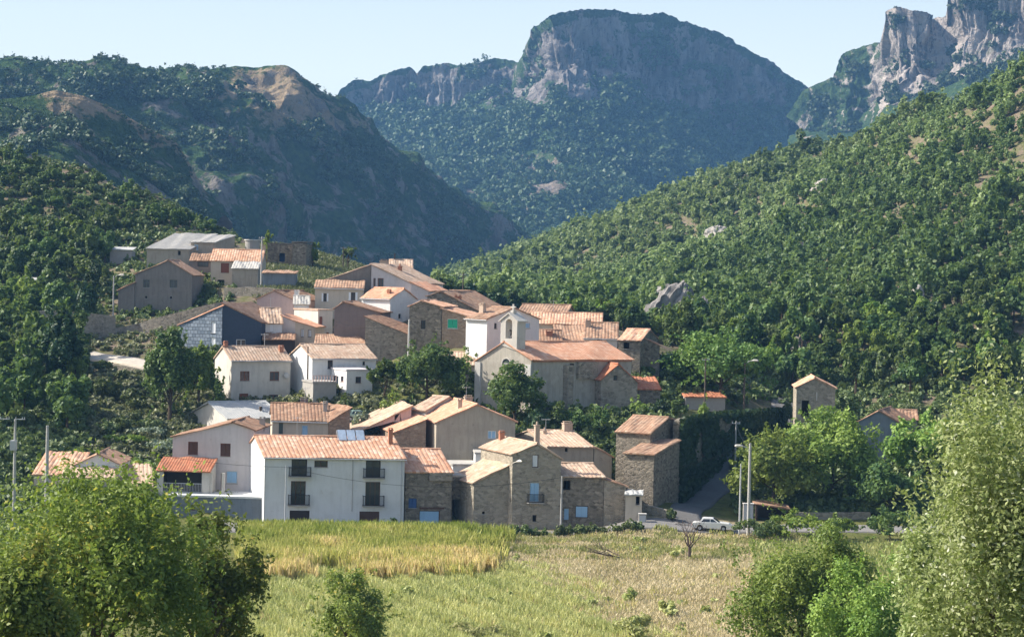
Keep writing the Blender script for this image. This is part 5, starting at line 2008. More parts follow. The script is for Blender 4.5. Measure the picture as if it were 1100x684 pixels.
def tree_variants(prefix, mat, n, seed, per, leaf, rz=1.15, cz=1.05, cone=0.0, nl=13, trunk=True, shell=.55):
    out = []
    for k in range(n):
        c, nr, tt = crown_points(seed + k, 1, 1, rz * random.uniform(.9, 1.15), cz, nl, per, shell, cone=cone)
        gg = np.random.default_rng(seed + k)
        q = leaf_quads(c, nr, leaf * gg.uniform(.6, 1.3, per), .7, g=gg)
        if trunk:
            a = np.linspace(0, 2 * np.pi, 6)[:-1]
            rr = [.09, .05]
            zz = [-.25, cz]
            tq = []
            for j in range(5):
                b = (j + 1) % 5
                tq.append([[math.cos(a[j]) * .09, math.sin(a[j]) * .09, -.25], [math.cos(a[b]) * .09, math.sin(a[b]) * .09, -.25], [math.cos(a[b]) * .04, math.sin(a[b]) * .04, cz], [math.cos(a[j]) * .04, math.sin(a[j]) * .04, cz]])
            me = quads_mesh(prefix, np.concatenate([q, np.array(tq)]), np.concatenate([tt, np.zeros(5)]), M[mat])
            me.materials.append(M['bark'])
            mi = np.zeros(len(q) + 5, np.int32)
            mi[-5:] = 1
            me.polygons.foreach_set('material_index', mi)
        else:
            me = quads_mesh(prefix, q, tt, M[mat])
        out.append(me)
    return out


OAKS = tree_variants('hillside_oak', 'f_oak', 7, 100, 1500, .115)
LIGHTS = tree_variants('hillside_tree', 'f_light', 6, 140, 1500, .115)
BUSHES = tree_variants('hillside_bush', 'f_scrub', 6, 180, 800, .13, .8, .5)
DARKS = tree_variants('evergreen_tree', 'f_dark', 5, 220, 1700, .11, 1.5, 1.35)


def put(mesh, name, loc, s, label, cat, group, sz=None, rot=None):
    o = link(name, mesh, None, loc, rot if rot is not None else random.uniform(0, 6.28))
    o.scale = (s, s, sz or s * random.uniform(.9, 1.25))
    return tag(o, label, cat, group)


for q in near:
    op = q[5]
    u = random.random()
    if u < .3 + .15 * op:
        put(random.choice(BUSHES), 'hillside_bush', (q[0], q[1], q[2] - .15), random.uniform(1.3, 2.3), 'low dark bush on the bare lower slope of the wooded hill', 'bush', 'bushes on the wooded hill')
    elif u < .86:
        put(random.choice(OAKS), 'hillside_oak', (q[0], q[1], q[2] - .2), random.uniform(1.9, 3.3), 'round dark green oak on the lower slope of the wooded hill', 'tree', 'oaks on the wooded hill')
    else:
        put(random.choice(LIGHTS), 'hillside_tree', (q[0], q[1], q[2] - .2), random.uniform(1.8, 2.9), 'paler green tree among the oaks on the wooded hill', 'tree', 'paler trees on the wooded hill')
if len(rest):
    sz = np.random.default_rng(5)
    lightp = np.clip(.6 + fbm(rest[:, :3] / 75.0, 3) * 2.1 + np.clip((350 - rest[:, 4]) / 300, -.3, .5) * np.clip((960 - rest[:, 3]) / 300, 0, 1) - .5 * np.clip((rest[:, 3] - 760) / 160, 0, 1) * np.clip((rest[:, 4] - 150) / 100, 0, 1), .06, .92)
    isl = sz.random(len(rest)) < lightp
    big_ = fbm(rest[:, :3] / 40.0, 3)
    rad = (1.35 + sz.gamma(1.8, .55, len(rest)) + np.clip(big_, -.3, .5) * 1.6) * np.clip(1.1 - (rest[:, 1] - 300) * .0002, .85, 1.1)
    rad = np.minimum(rad, 4.2)
    for nm, mk, mat, lab in (('wood_dark', ~isl, 'f_oak', 'dark green part of the wood covering the hillside'), ('wood_light', isl, 'f_wood', 'light green part of the wood covering the hillside')):
        nearer = mk & (np.arange(len(rest)) < 2600)
        for sub_, per_, leaf_, ad in ((nearer, 420, .13, ' nearer the village'), (mk & ~nearer, 190, .19, ' towards the ridge')):
            me = scatter_mesh(nm, rest[sub_][:, :3] - [0, 0, .3], rad[sub_], per_, leaf_, M[mat], 50 + len(nm) + per_, 1.1, 12, np.clip(.5 + fbm(rest[sub_][:, :3] / 45.0 + 9, 3) * 1.6 + sz.normal(size=int(sub_.sum())) * .16, 0, 1))
            tag(link(nm, me), lab + ad, None, None, 'stuff')
DBG.append('wood near %d rest %d' % (len(near), len(rest)))
# ------------------------------------------------------------------ trees and bushes one by one
def place_tree(name, label, cat, px, ytop, wpx, D=None, ybase=None, n=6000, leaf=.2, mat='f_oak', nl=22, seed=None, group=None, tr=None, cz_low=.22, bark='bark', cone=0, shell=.55, aspect=.6, depth=1.0, limbs=5, sink=.15, sprig=.07):
    """crown centred on column px, top row ytop, wpx wide; stands on the terrain"""
    if D is None:
        h_ = hit(px, ybase)
        D = h_[1]
    x, y = P(px, 400, D)[:2]
    zg = float(G(x, y))
    zt = z_at(x, y, ytop)
    Ht = max(zt - zg, 1.0)
    rx = wpx * D / FPX / 2
    lowz = Ht * cz_low
    rz = (Ht - lowz) / 2
    seed = seed or int(px * 7 + ytop)
    k = 1.08
    root = tag(empty(name, (x, y, zg - sink)), label, cat, group)
    me = crown_mesh('crown', seed, rx * k, rx * k * depth, rz * k, lowz + rz, nl, n, leaf, M[mat], aspect, shell, cone, sprig)
    link('crown', me, root)
    trunk_mb(lowz + rz * 1.0, tr or max(.12, Ht * .022), seed, limbs, rx * .55).build('trunk', M[bark], root)
    return root


# big foreground trees
place_tree('walnut_tree', 'large walnut tree with yellowing leaves, spreading before the veranda house', 'tree', 108, 513, 235, D=88, n=50000, leaf=.125, mat='f_walnut', nl=110, cz_low=.1, sprig=.14, shell=.35, aspect=.55)
place_tree('walnut_tree', 'lower walnut tree with a dark drooping side, at the edge of the crop', 'tree', 226, 545, 112, D=97, n=19000, leaf=.13, mat='f_walnut', nl=28, cz_low=.1, shell=.35, aspect=.55)
place_tree('walnut_tree', 'walnut tree reaching past the corner of the picture below the bungalow', 'tree', 8, 565, 150, D=76, n=24000, leaf=.115, mat='f_walnut', nl=34, cz_low=.1, shell=.35, aspect=.55)
place_tree('olive_tree', 'tall pale leaved tree close by, towering over the roadside trees', 'tree', 1088, 408, 196, D=50, n=44000, leaf=.075, mat='f_willow', nl=120, cz_low=.02, sprig=.2, shell=.3, aspect=.5)
place_tree('olive_tree', 'low spreading pale leaved tree beneath the tall pale one', 'tree', 1010, 542, 100, D=56, n=20000, leaf=.075, mat='f_willow', nl=34, cz_low=.02, shell=.3, aspect=.5)
place_tree('field_tree', 'leafy mid green tree at the right edge of the dry field', 'tree', 868, 562, 152, D=122, n=26000, leaf=.12, mat='f_light', nl=40, cz_low=.05, shell=.4)
place_tree('field_tree', 'small green tree at the lower right corner of the dry field', 'tree', 938, 596, 110, D=108, n=14000, leaf=.115, mat='f_light', nl=28, cz_low=.05, shell=.4)
place_tree('young_tree', 'small loose walnut sapling standing alone in the green crop', 'tree', 385, 613, 92, D=128, n=9500, leaf=.12, mat='f_walnut', nl=24, cz_low=.1, shell=.35)
place_tree('field_bush', 'yellow green bush beside the dry field', 'bush', 690, 650, 44, D=150, n=1300, leaf=.13, mat='f_grass', nl=14, cz_low=.05)
place_tree('field_bush', 'feathery grey green bush in front of the sapling', 'bush', 515, 668, 70, D=152, n=1300, leaf=.13, mat='f_grass', nl=14, cz_low=.05)
# roadside trees
place_tree('roadside_tree', 'broad yellow green tree overhanging the road beside the concrete pole', 'tree', 835, 462, 92, D=229, n=15000, leaf=.25, mat='f_light', nl=60, cz_low=-.02, shell=.45)
place_tree('roadside_tree', 'tallest yellow green tree in front of the blue grey house', 'tree', 897, 443, 98, D=233, n=15000, leaf=.25, mat='f_light', nl=60, cz_low=-.02, shell=.45)
place_tree('roadside_tree', 'darker green tree to the right of the yellow green roadside trees', 'tree', 957, 494, 72, D=226, n=8000, leaf=.27, mat='f_oak', nl=36, cz_low=-.02, shell=.45)
place_tree('roadside_tree', 'bright green tree next to the blue grey house and the pale foreground tree', 'tree', 1000, 445, 82, D=240, n=8000, leaf=.3, mat='f_light', nl=36, cz_low=-.02, shell=.45)
place_tree('roadside_tree', 'green tree standing behind the tall pale foreground tree', 'tree', 1058, 440, 90, D=236, n=7000, leaf=.3, mat='f_light', nl=36, cz_low=-.02, shell=.45)
place_tree('linden_tree', 'big dense rounded tree on the upper terrace behind the street lamp', 'tree', 774, 355, 112, D=274, n=17000, leaf=.28, mat='f_linden', nl=60, cz_low=.06, shell=.5)
# village trees
place_tree('plane_tree', 'round clipped tree in front of the church facade', 'tree', 554, 395, 64, D=249, n=9000, leaf=.24, mat='f_oak', nl=40, cz_low=.06, shell=.5)
place_tree('plane_tree', 'dark spreading tree between the white terrace and the church', 'tree', 459, 367, 70, D=257, n=9000, leaf=.25, mat='f_oak', nl=44, cz_low=.04, shell=.5)
place_tree('fig_tree', 'low green tree at the corner of the flat-roofed extension', 'tree', 414, 386, 42, D=258, n=3000, leaf=.25, mat='f_oak', nl=16, cz_low=.3, shell=.5)
place_tree('lime_tree', 'tall dark tree left of the square white house', 'tree', 183, 357, 54, D=258, n=11000, leaf=.27, mat='f_oak', nl=44, cz_low=.03, shell=.5, depth=1)
place_tree('lime_tree', 'lighter green tree touching the tall dark one', 'tree', 214, 372, 38, D=264, n=6000, leaf=.27, mat='f_light', nl=30, cz_low=.05, shell=.5)
place_tree('cypress_tree', 'dark conical evergreen rising from the thicket left of the path', 'tree', 67, 329, 60, D=270, n=9000, leaf=.3, mat='f_dark', nl=30, cz_low=.05, cone=.55, shell=.5)
place_tree('poplar_tree', 'small bright poplar on the hillcrest behind the water tank', 'tree', 286, 246, 12, D=362, n=900, leaf=.3, mat='f_light', nl=10, cz_low=.1, cone=.4)
place_tree('poplar_tree', 'small bright tree on the crest right of the ruin', 'tree', 334, 261, 15, D=358, n=900, leaf=.3, mat='f_light', nl=10, cz_low=.1, cone=.3)
place_tree('crest_tree', 'lone thin tree beside the crest pole', 'tree', 372, 263, 16, D=366, n=500, leaf=.28, mat='f_oak', nl=8, cz_low=.35)
# evergreens behind the upper houses
for k, (px, yt, w) in enumerate([(482, 300, 26), (505, 306, 28), (530, 313, 26), (548, 316, 20)]):
    place_tree('evergreen_tree', 'dark evergreen in the row behind the stepped stone roofs', 'tree', px, yt, w, D=330 + k * 4, n=2600, leaf=.36, mat='f_dark', nl=18, cz_low=.05, group='dark evergreens behind the upper roofs')

# garden bushes
B_ = [  # px, ytop, width, D, material, label
    (600, 433, 26, 246, 'f_oak', 'oleander bush under the long church wall, next to the round tree'),
    (622, 434, 24, 246, 'f_oak', 'oleander bush in the middle under the long church wall'),
    (645, 432, 30, 246, 'f_oak', 'oleander bush under the side chapel'),
    (668, 436, 22, 250, 'f_dark', 'dark bush below the chapel corner'),
    (685, 424, 24, 251, 'f_light', 'light green bush under the red annex roof'),
    (712, 428, 30, 252, 'f_dark', 'dark bush above the taller barn'),
    (731, 428, 22, 250, 'f_oak', 'bush on the terrace edge near the garden shed'),
    (757, 428, 18, 252, 'f_light', 'small bright bush at the foot of the wooden pole'),
    (575, 442, 30, 244, 'f_dark', 'dark bush at the foot of the round tree'),
    (530, 440, 22, 246, 'f_oak', 'bush behind the big grey gable house'),
    (390, 431, 22, 250, 'f_silver', 'silvery bush in front of the parked green car'),
    (372, 420, 14, 255, 'f_oak', 'small bush under the terrace railing'),
    (423, 420, 26, 252, 'f_light', 'bright bush under the spreading tree'),
    (500, 376, 14, 262, 'f_light', 'climbing green bush against the brightly lit white house'),
    (537, 374, 10, 262, 'f_light', 'small potted shrub beside the bell gable'),
    (424, 556, 12, 218.5, 'f_dark', 'dark rounded bush by the corner of the long white house'),
    (237, 405, 12, 261, 'f_oak', 'leafy vine clump at the side wall of the square white house'),
    (232, 392, 12, 263, 'f_oak', 'upper vine clump on the side wall of the square white house'),
    (160, 455, 40, 250, 'f_silver', 'grey green thorn bush on the bank below the path'),
    (178, 470, 46, 243, 'f_silver', 'pale bush on the bank left of the veranda house'),
    (130, 463, 50, 246, 'f_light', 'light green bush above the bungalow roof'),
    (155, 492, 30, 236, 'f_light', 'low bush between bungalow and veranda house'),
    (725, 545, 12, 219, 'f_scrub', 'small dusty bush at the road corner'),
    (820, 552, 60, 212, 'f_oak', 'dark hedge clump under the concrete pole'),
    (860, 545, 46, 214, 'f_light', 'light green roadside bush in front of the low wall'),
    (905, 548, 60, 210, 'f_light', 'wide green roadside bush below the yellow green trees'),
    (960, 545, 60, 212, 'f_oak', 'dark green bush at the end of the roadside row'),
    (850, 417, 26, 275, 'f_scrub', 'grey bush left of the lone stone cottage'),
    (896, 430, 40, 250, 'f_scrub', 'grey green bush hiding the cottage wall'),
    (912, 418, 34, 262, 'f_oak', 'round bush between cottage and blue grey house'),
    (945, 425, 40, 272, 'f_scrub', 'grey bush behind the blue grey gable'),
    (985, 425, 40, 275, 'f_scrub', 'grey bush behind the rear roof of the blue grey house'),
    (700, 500, 12, 240, 'f_dark', 'ivy bush between barn and retaining wall'),
]
for k, (px, yt, w, D, m_, lab) in enumerate(B_):
    rr = w * D / FPX / 2
    place_tree('bush', lab, 'bush', px, yt, w, D=D, n=int(400 + 110 * min(rr, 9) ** 2), leaf=.2 if D > 200 else .15, mat=m_, nl=14, cz_low=-.1, shell=.5, limbs=3, tr=.06)

# thickets on the left slope
gl = np.random.default_rng(77)
pts = []
ty = 0
while len(pts) < 235 and ty < 6000:
    ty += 1
    px, py = gl.uniform(-20, 330), gl.uniform(168, 480)
    lim = 165 + max(0, px) * .36
    if py < lim + 4:
        continue
    if py > 255 and px > 118 and py < 350:
        continue
    if px > 215 and py > 262:
        continue
    if py >= 350 and px > 165:
        continue
    if 380 < py < 400 and 92 < px < 170:
        continue
    if px > 95 and 330 < py < 396:
        continue
    if py > 470 and px > 20:
        continue
    q = hit(px, py)
    if q is None or q[1] > 520:
        continue
    if any((q[0] - o[0]) ** 2 + (q[1] - o[1]) ** 2 < (3.0 if py < 260 else 9.0) for o in pts):
        continue
    pts.append((q[0], q[1], q[2], px, py))
for x, y, z, px, py in pts:
    u = gl.random()
    if 85 < px < 170 and 395 < py < 475:
        u = .95
        if gl.random() < .5:
            continue
    if py < 262:
        if u < .35:
            put(random.choice(BUSHES), 'scrub_bush', (x, y, z - .2), gl.uniform(1.2, 2.4), 'low bush on the sunny ridge above the upper farm', 'bush', 'bushes on the ridge above the farm')
        else:
            put(random.choice(OAKS), 'ridge_oak', (x, y, z - .2), gl.uniform(1.6, 3.0), 'dark oak scattered on the ridge above the upper farm', 'tree', 'oaks on the ridge above the farm', sz=gl.uniform(1.3, 2.3))
    else:
        if u < .6:
            put(random.choice(OAKS), 'thicket_tree', (x, y, z - .2), gl.uniform(2.0, 3.6), 'dark green tree in the thicket left of the village', 'tree', 'thicket trees left of the village')
        elif u < .72:
            put(random.choice(LIGHTS), 'thicket_tree', (x, y, z - .2), gl.uniform(1.6, 2.8), 'fresh green tree in the thicket left of the village', 'tree', 'fresh green trees left of the village')
        elif u < .85:
            put(random.choice(DARKS), 'thicket_evergreen', (x, y, z - .2), gl.uniform(1.8, 2.8), 'tall dark evergreen in the thicket left of the village', 'tree', 'evergreens left of the village')
        else:
            put(random.choice(BUSHES), 'thicket_bush', (x, y, z - .2), gl.uniform(1.2, 2.2), 'grey green bush in the thicket left of the village', 'bush', 'bushes left of the village')
DBG.append('left thicket %d' % len(pts))

# ------------------------------------------------------------------ grass, crop, undergrowth
def blades(name, xy, hgt, lean, width, mat, tint, seed, per=1, spread=0.0, zoff=0.0, label=None):
    g = np.random.default_rng(seed)
    n = len(xy)
    xy = np.repeat(xy, per, 0) + g.normal(size=(n * per, 2)) * spread
    hgt = np.repeat(hgt, per) * g.uniform(.6, 1.15, n * per)
    tint = np.clip(np.repeat(tint, per) + g.normal(size=n * per) * .14, 0, 1)
    z = G(xy[:, 0], xy[:, 1]) + zoff
    a = g.uniform(0, 2 * np.pi, n * per)
    ln = hgt * lean * g.random(n * per)
    tip = np.stack([xy[:, 0] + np.cos(a) * ln, xy[:, 1] + np.sin(a) * ln, z + hgt], 1)
    base = np.stack([xy[:, 0], xy[:, 1], z - .05], 1)
    b = g.uniform(0, np.pi, n * per)
    side = np.stack([np.cos(b), np.sin(b), np.zeros(n * per)], 1) * (np.broadcast_to(width, n * per) * g.uniform(.6, 1.2, n * per))[:, None]
    mid = base * .45 + tip * .55
    mid[:, :2] = mid[:, :2] * .6 + base[:, :2] * .4
    q = np.stack([base, mid + side, tip, mid - side], 1)
    o = link(name, quads_mesh(name, q, tint, M[mat]))
    return tag(o, label, None, None, 'stuff')


def field_pts(n, seed, x0, x1, d0, d1, keep):
    g = np.random.default_rng(seed)
    D = np.sqrt(g.uniform(d0 ** 2, d1 ** 2, n))
    px = g.uniform(x0, x1, n)
    x = (px - 550) / FPX * D
    z = G(x, D)
    p = np.stack([x, D, z], 1)
    qx, qy = project_many(p)
    k = keep(qx, qy, p, g)
    return p[k], qx[k], qy[k]


p, qx, qy = field_pts(90000, 31, 480, 880, 140, 214, lambda x, y, p, g: (x > 505 + (640 - y) * .1 + fbm(p / 8, 2) * 25) & (x < 865) & ((x - 530) > (y - 600) * 1.7 + fbm(p / 6, 3) * 60 + g.normal(size=len(x)) * 9))
blades('dry_grass', p[:, :2], np.full(len(p), .42) + .12 * fbm(p / 3.0, 2), .9, .05, 'f_dry', np.clip(.5 + fbm(p / 7.0, 3) * .7, 0, 1), 1, label='dry straw coloured meadow grass')
p, qx, qy = field_pts(110000, 32, 200, 760, 132, 190, lambda x, y, p, g: (y > 606) & ((x - 530) < (y - 600) * 1.7 + 25 + fbm(p / 6, 3) * 60 + g.normal(size=len(x)) * 14))
rowp = np.sin(p[:, 0] * 2.2 + p[:, 1] * .9)
blades('green_crop', p[:, :2], .62 + .22 * rowp + .2 * fbm(p / 4.0, 2), .7, .05, 'f_grass', np.clip(.62 + fbm(p / 6.0, 3) * .6 + rowp * .12, 0, 1), 2, label='pale green low crop in the near field')
p, qx, qy = field_pts(6500, 33, 262, 560, 178, 214, lambda x, y, p, g: (x < 515 + (590 - y) * .6 + fbm(p / 5, 2) * 50 + g.normal(size=len(x)) * 16) & (p[:, 1] > 183 + fbm(p / 6.5, 3) * 16 + g.normal(size=len(p)) * 2.5))
blades('tall_crop', p[:, :2], 1.6 + .35 * fbm(p / 6.0, 2), .45, .10, 'f_crop', np.clip(.45 + fbm(p / 7.0, 3) * .8 + (qy - 590) * .016, 0, 1), 3, per=8, spread=.16, label='tall ripening maize standing in front of the houses')
p, qx, qy = field_pts(26000, 34, 480, 1010, 196, 216, lambda x, y, p, g: (fbm(p / 4, 2) > -.05) & ((x < 690) | (y > 562)))
blades('verge_weeds', p[:, :2], .5 + .35 * np.abs(fbm(p / 3.0, 2)), .6, .07, 'f_grass', np.clip(.4 + fbm(p / 5.0, 3) * .6, 0, 1), 4, label='green weeds along the edge of the road')
p, qx, qy = field_pts(42000, 35, 780, 1290, 135, 210, lambda x, y, p, g: (x > 800 + (y - 560) * .2))
blades('rough_grass', p[:, :2], .7 + .3 * fbm(p / 3.0, 2), .6, .08, 'f_grass', np.clip(.3 + fbm(p / 5.0, 3) * .6, 0, 1), 5, label='rough green grass at the right of the field')
# coarse weed clumps that break up the fields
p, qx, qy = field_pts(260, 37, 230, 860, 140, 214, lambda x, y, p, g: fbm(p / 11.0, 2) > -.02)
me = scatter_mesh('field_weeds', p - [0, 0, .1], np.random.default_rng(8).gamma(3, .09, len(p)) + .12, 70, .3, M['f_grass'], 63, 1.0, 8)
tag(link('field_weeds', me), 'coarse weed clumps scattered through the fields', None, None, 'stuff')
p, qx, qy = field_pts(15000, 38, 240, 870, 140, 214, lambda x, y, p, g: fbm(p / 5.0, 3) > .12)
blades('mixed_grass', p[:, :2], .75 + .4 * fbm(p / 4.0, 2), .6, .05, 'f_crop', np.clip(.5 + fbm(p / 5.0, 3), 0, 1), 7, label='taller mixed grass tufts across both fields')
# grass on the hump above the village
gg = np.random.default_rng(36)
hp = []
for _ in range(9000):
    q = (gg.uniform(282, 425), gg.uniform(262, 340))
    hp.append(q)
hx = []
for px, py in hp[:4500]:
    q = hit(px, py)
    if q is not None and 295 < q[1] < 400:
        hx.append(q)
hx = np.array(hx)
blades('hilltop_grass', hx[:, :2], np.full(len(hx), .7), .9, .16, 'f_bank', np.clip(.3 + fbm(hx / 6.0, 3) * .6, 0, 1), 6, per=5, spread=.9, label='bright grass on the hump above the village')
# undergrowth on village slopes
und = []
gu = np.random.default_rng(40)
for _ in range(5200):
    px, py = gu.uniform(-10, 250), gu.uniform(255, 600)
    q = hit(px, py)
    if q is not None and 165 < q[1] < 420 and not (q[1] < 222 and px > 175):
        und.append(q)
for _ in range(4200):
    px, py = gu.uniform(660, 1290), gu.uniform(380, 530)
    q = hit(px, py)
    if q is not None and 240 < q[1] < 330 and not (700 < px < 870 and py > 436):
        und.append(q)
for _ in range(1500):
    px, py = gu.uniform(790, 1010), gu.uniform(480, 556)
    q = hit(px, py)
    if q is not None and 219.5 < q[1] < 262:
        und.append(q)
for _ in range(2600):
    px, py = gu.uniform(200, 720), gu.uniform(395, 535)
    q = hit(px, py)
    if q is not None and 228 < q[1] < 272:
        und.append(q)
for _ in range(1500):
    px, py = gu.uniform(-10, 260), gu.uniform(172, 262)
    q = hit(px, py)
    if q is not None and 300 < q[1] < 520:
        und.append(q)
und = np.array(und)
upx, upy = project_many(und)
onpath = (upx > 85) & (upx < 190) & (np.abs(upy - (384 + (upx - 92) * .17)) < 9)
und = und[~onpath]
upx, upy = project_many(und)
bank = ((upx > 92) & (upx < 190) & (upy > 392) & (upy < 500)) | ((upy > 345) & (upy < 395) & (upx > 95) & (upx < 200)) | ((upx > 180) & (upx < 480) & (upy > 390))
mb_ = scatter_mesh('bank_weeds', und[bank] - [0, 0, .15], np.random.default_rng(4).uniform(.4, 1.0, int(bank.sum())), 46, .28, M['f_bank'], 62, .7, 8)
tag(link('bank_weeds', mb_), 'pale weeds covering the sunny banks and terraces', None, None, 'stuff')
und = und[~bank]
me = scatter_mesh('undergrowth', und - [0, 0, .15], np.random.default_rng(3).uniform(.5, 1.25, len(und)), 46, .3, M['f_scrub'], 61, .7, 8)
tag(link('undergrowth', me), 'low undergrowth covering the banks between houses and walls', None, None, 'stuff')
# dark vine hedge along the foot of the front row
for k in range(33):
    px = 284 + k * 12.6 + random.uniform(-3, 3)
    q = P(px, 572, 214.2)
    put(random.choice(BUSHES), 'hedge_shrub', (q[0], q[1], float(G(q[0], q[1])) - .2), random.uniform(.5, .75) if px < 470 else random.uniform(.7, 1.05), 'dark green shrub in the hedge along the foot of the front houses', 'shrub', 'shrubs in the hedge before the houses', sz=random.uniform(.8, 1.35))

# ivy on the tall retaining wall
IV = []
gi = np.random.default_rng(90)
line = [(728, 452, 545, 233), (745, 447, 532, 238), (770, 444, 515, 246), (800, 441.5, 497, 258), (826, 440.5, 478, 270), (846, 440, 462, 280)]
for _ in range(7500):
    k = gi.uniform(0, len(line) - 1.001)
    i, f = int(k), k % 1
    a_ = [line[i][j] + (line[i + 1][j] - line[i][j]) * f for j in range(4)]
    t_ = gi.random() ** 1.1
    if perlin(np.array([[k * 2.1, t_ * 2.2, 3.3]]))[0] < -.36 + .1 * t_:
        continue
    b = P(a_[0], a_[2], a_[3])
    zt_ = z_at(b[0], b[1], a_[1])
    IV.append((b[0] + gi.normal() * .1 + .15, b[1] - .25 - abs(gi.normal()) * .25, zt_ + .2 - t_ * (zt_ - b[2])))
IV = np.array(IV)
nr = unit(gi.normal(size=(len(IV), 3)) * .6 + np.array([.3, -1, .3]))
q = leaf_quads(IV, nr, gi.uniform(.18, .42, len(IV)), .8)
tag(link('ivy', quads_mesh('ivy', q, gi.random(len(IV)), M['f_ivy'])), 'dark ivy hanging down the tall retaining wall', 'ivy')

# ------------------------------------------------------------------ road
def road_mat(name, c):
    m, nt, b = new_mat(name)
    o = world_or_obj(nt)
    n1 = noise(nt, o, .35, 6, .65)
    n2 = noise(nt, o, 3.0, 4)
    cc = mixc(nt, ramp(nt, n1, .4, .65), c, tuple(x * .72 for x in c))
    L(nt, mixc(nt, ramp(nt, n2, .35, .7, 0, .4), cc, tuple(x * 1.3 for x in c)), b.inputs['Base Color'])
    b.inputs['Roughness'].default_value = .95
    return m


def ribbon(name, line, width, mat, lift=.1, label=None):
    pts = [Vector((p[0], p[1], 0)) for p in line]
    dense = []
    for i in range(len(pts) - 1):
        n = max(1, int((pts[i + 1] - pts[i]).length / 1.2))
        dense += [pts[i].lerp(pts[i + 1], k / n) for k in range(n)]
    dense.append(pts[-1])
    for _ in range(6):
        dense = [dense[0]] + [(dense[i - 1] + dense[i] * 2 + dense[i + 1]) / 4 for i in range(1, len(dense) - 1)] + [dense[-1]]
    W = 7
    vs, fs = [], []
    for i, p in enumerate(dense):
        d = (dense[min(i + 1, len(dense) - 1)] - dense[max(i - 1, 0)]).normalized()
        nn = Vector((-d.y, d.x, 0))
        zc = float(G(p.x, p.y))
        for k in range(W):
            q = p + nn * (k / (W - 1) - .5) * width
            z = max(float(G(q.x, q.y)), zc - .3) + lift
            vs.append((q.x, q.y, z))
        vs.append((p.x + nn.x * width * .5, p.y + nn.y * width * .5, zc - .6))
        vs.append((p.x - nn.x * width * .5, p.y - nn.y * width * .5, zc - .6))
    S = W + 2
    for i in range(len(dense) - 1):
        for k in range(W - 1):
            fs.append((i * S + k, i * S + k + 1, (i + 1) * S + k + 1, (i + 1) * S + k))
        fs.append((i * S + W - 1, i * S + W, (i + 1) * S + W, (i + 1) * S + W - 1))
        fs.append((i * S, (i + 1) * S, (i + 1) * S + W + 1, i * S + W + 1))
    mb = MB().add(vs, fs)
    o = mb.build(name, mat, smooth=True)
    return tag(o, kind='structure')


RM1 = road_mat('road_asphalt', (0.20, 0.19, 0.18))
RM2 = road_mat('path_gravel', (0.46, 0.41, 0.34))
ribbon('road', [P(240, 0, 217.6)[:2]] + [P(px, 560, D)[:2] for px, D in ((330, 217.4), (450, 217.6), (560, 217.4), (650, 217.2), (720, 217.4), (790, 217.8), (860, 218.5), (950, 219), (1080, 220), (1250, 222))], 4.6, RM1, .09)
ribbon('road', [P(px, py, D)[:2] for px, py, D in ((742, 556, 217.5), (733, 550, 223), (752, 535, 233), (785, 508, 246), (812, 486, 260), (836, 462, 277), (842, 448, 292), (838, 440, 305))], 3.5, road_mat('shaded_ramp_asphalt', (0.12, 0.115, 0.11)), .13)  # ramp asphalt darker than the road's, painting in the retaining wall's shade
ribbon('path', [hit(px, py)[:2] for px, py in ((92, 384), (115, 387), (140, 391), (168, 397), (185, 400))], 3.2, RM2, .3)
ribbon('path', [P(px, 0, D)[:2] for px, D in ((300, 313), (320, 318), (345, 322), (352, 330))], 2.4, RM2, .15)

# ------------------------------------------------------------------ rocks
def rock_mesh(name, seed, n=1):
    import bmesh
    bm = bmesh.new()
    bmesh.ops.create_icosphere(bm, subdivisions=4, radius=1)
    co = np.array([v.co for v in bm.verts])
    d = fbm(co * 1.1 + seed * 5.1, 5, .6, True) * .55 + fbm(co * 3 + seed, 3) * .25
    q = np.round((1 + d) * 5) / 5 * .35 + (1 + d) * .65
    for v, k in zip(bm.verts, q):
        v.co *= float(k)
    me = bpy.data.meshes.new(name)
    bm.to_mesh(me)
    bm.free()
    return me


ROCKS = [rock_mesh('rock', k) for k in range(5)]
RK = [(712, 338, 20, 34, -25, 'rock', 'grey slanting rock slab above the church terrace trees'), (728, 322, 26, 15, -20, 'rock', 'rounded top of the grey outcrop on the wooded hill'), (695, 352, 14, 14, -20, 'rock', 'lower grey rock at the foot of the outcrop'), (752, 345, 12, 22, 10, 'rock', 'upright grey rock right of the outcrop'), (770, 254, 14, 9, 0, 'rock_pale', 'pale rock shining out of the wood'), (830, 338, 7, 12, 0, 'rock', 'narrow dark rock in the middle of the wooded hill'), (858, 372, 9, 9, 0, 'rock', 'dark boulder above the linden tree'), (985, 322, 8, 14, 0, 'rock_pale', 'pale upright rock on the right of the slope'), (885, 204, 14, 9, 20, 'rock_pale', 'pale scree rock high on the wooded hill'), (948, 193, 8, 6, 0, 'rock', 'small dark rock near the top of the wooded hill'), (862, 270, 10, 7, 0, 'rock', 'flat rock half way up the wooded hill'), (1075, 288, 8, 6, 0, 'rock', 'small pale rock at the right end of the slope'), (925, 402, 7, 8, 0, 'rock_pale', 'pale boulder above the blue grey house')]
for k, (px, py, w, hgt, rot, m_, lab) in enumerate(RK):
    q = hit(px, py + hgt * .6)
    if q is None:
        continue
    s = q[1] / FPX
    me = ROCKS[k % 5].copy()
    me.materials.clear()
    me.materials.append(M[m_])
    o = link('rock', me, None, (q[0], q[1], q[2] + hgt * s * .45))
    o.scale = (w * s * .75, w * s * .7, hgt * s * .9)
    o.rotation_euler = (0, R(-rot), R(k * 53))
    tag(o, lab, 'rock')

# ------------------------------------------------------------------ poles, lamps, wires
TOPS = {}


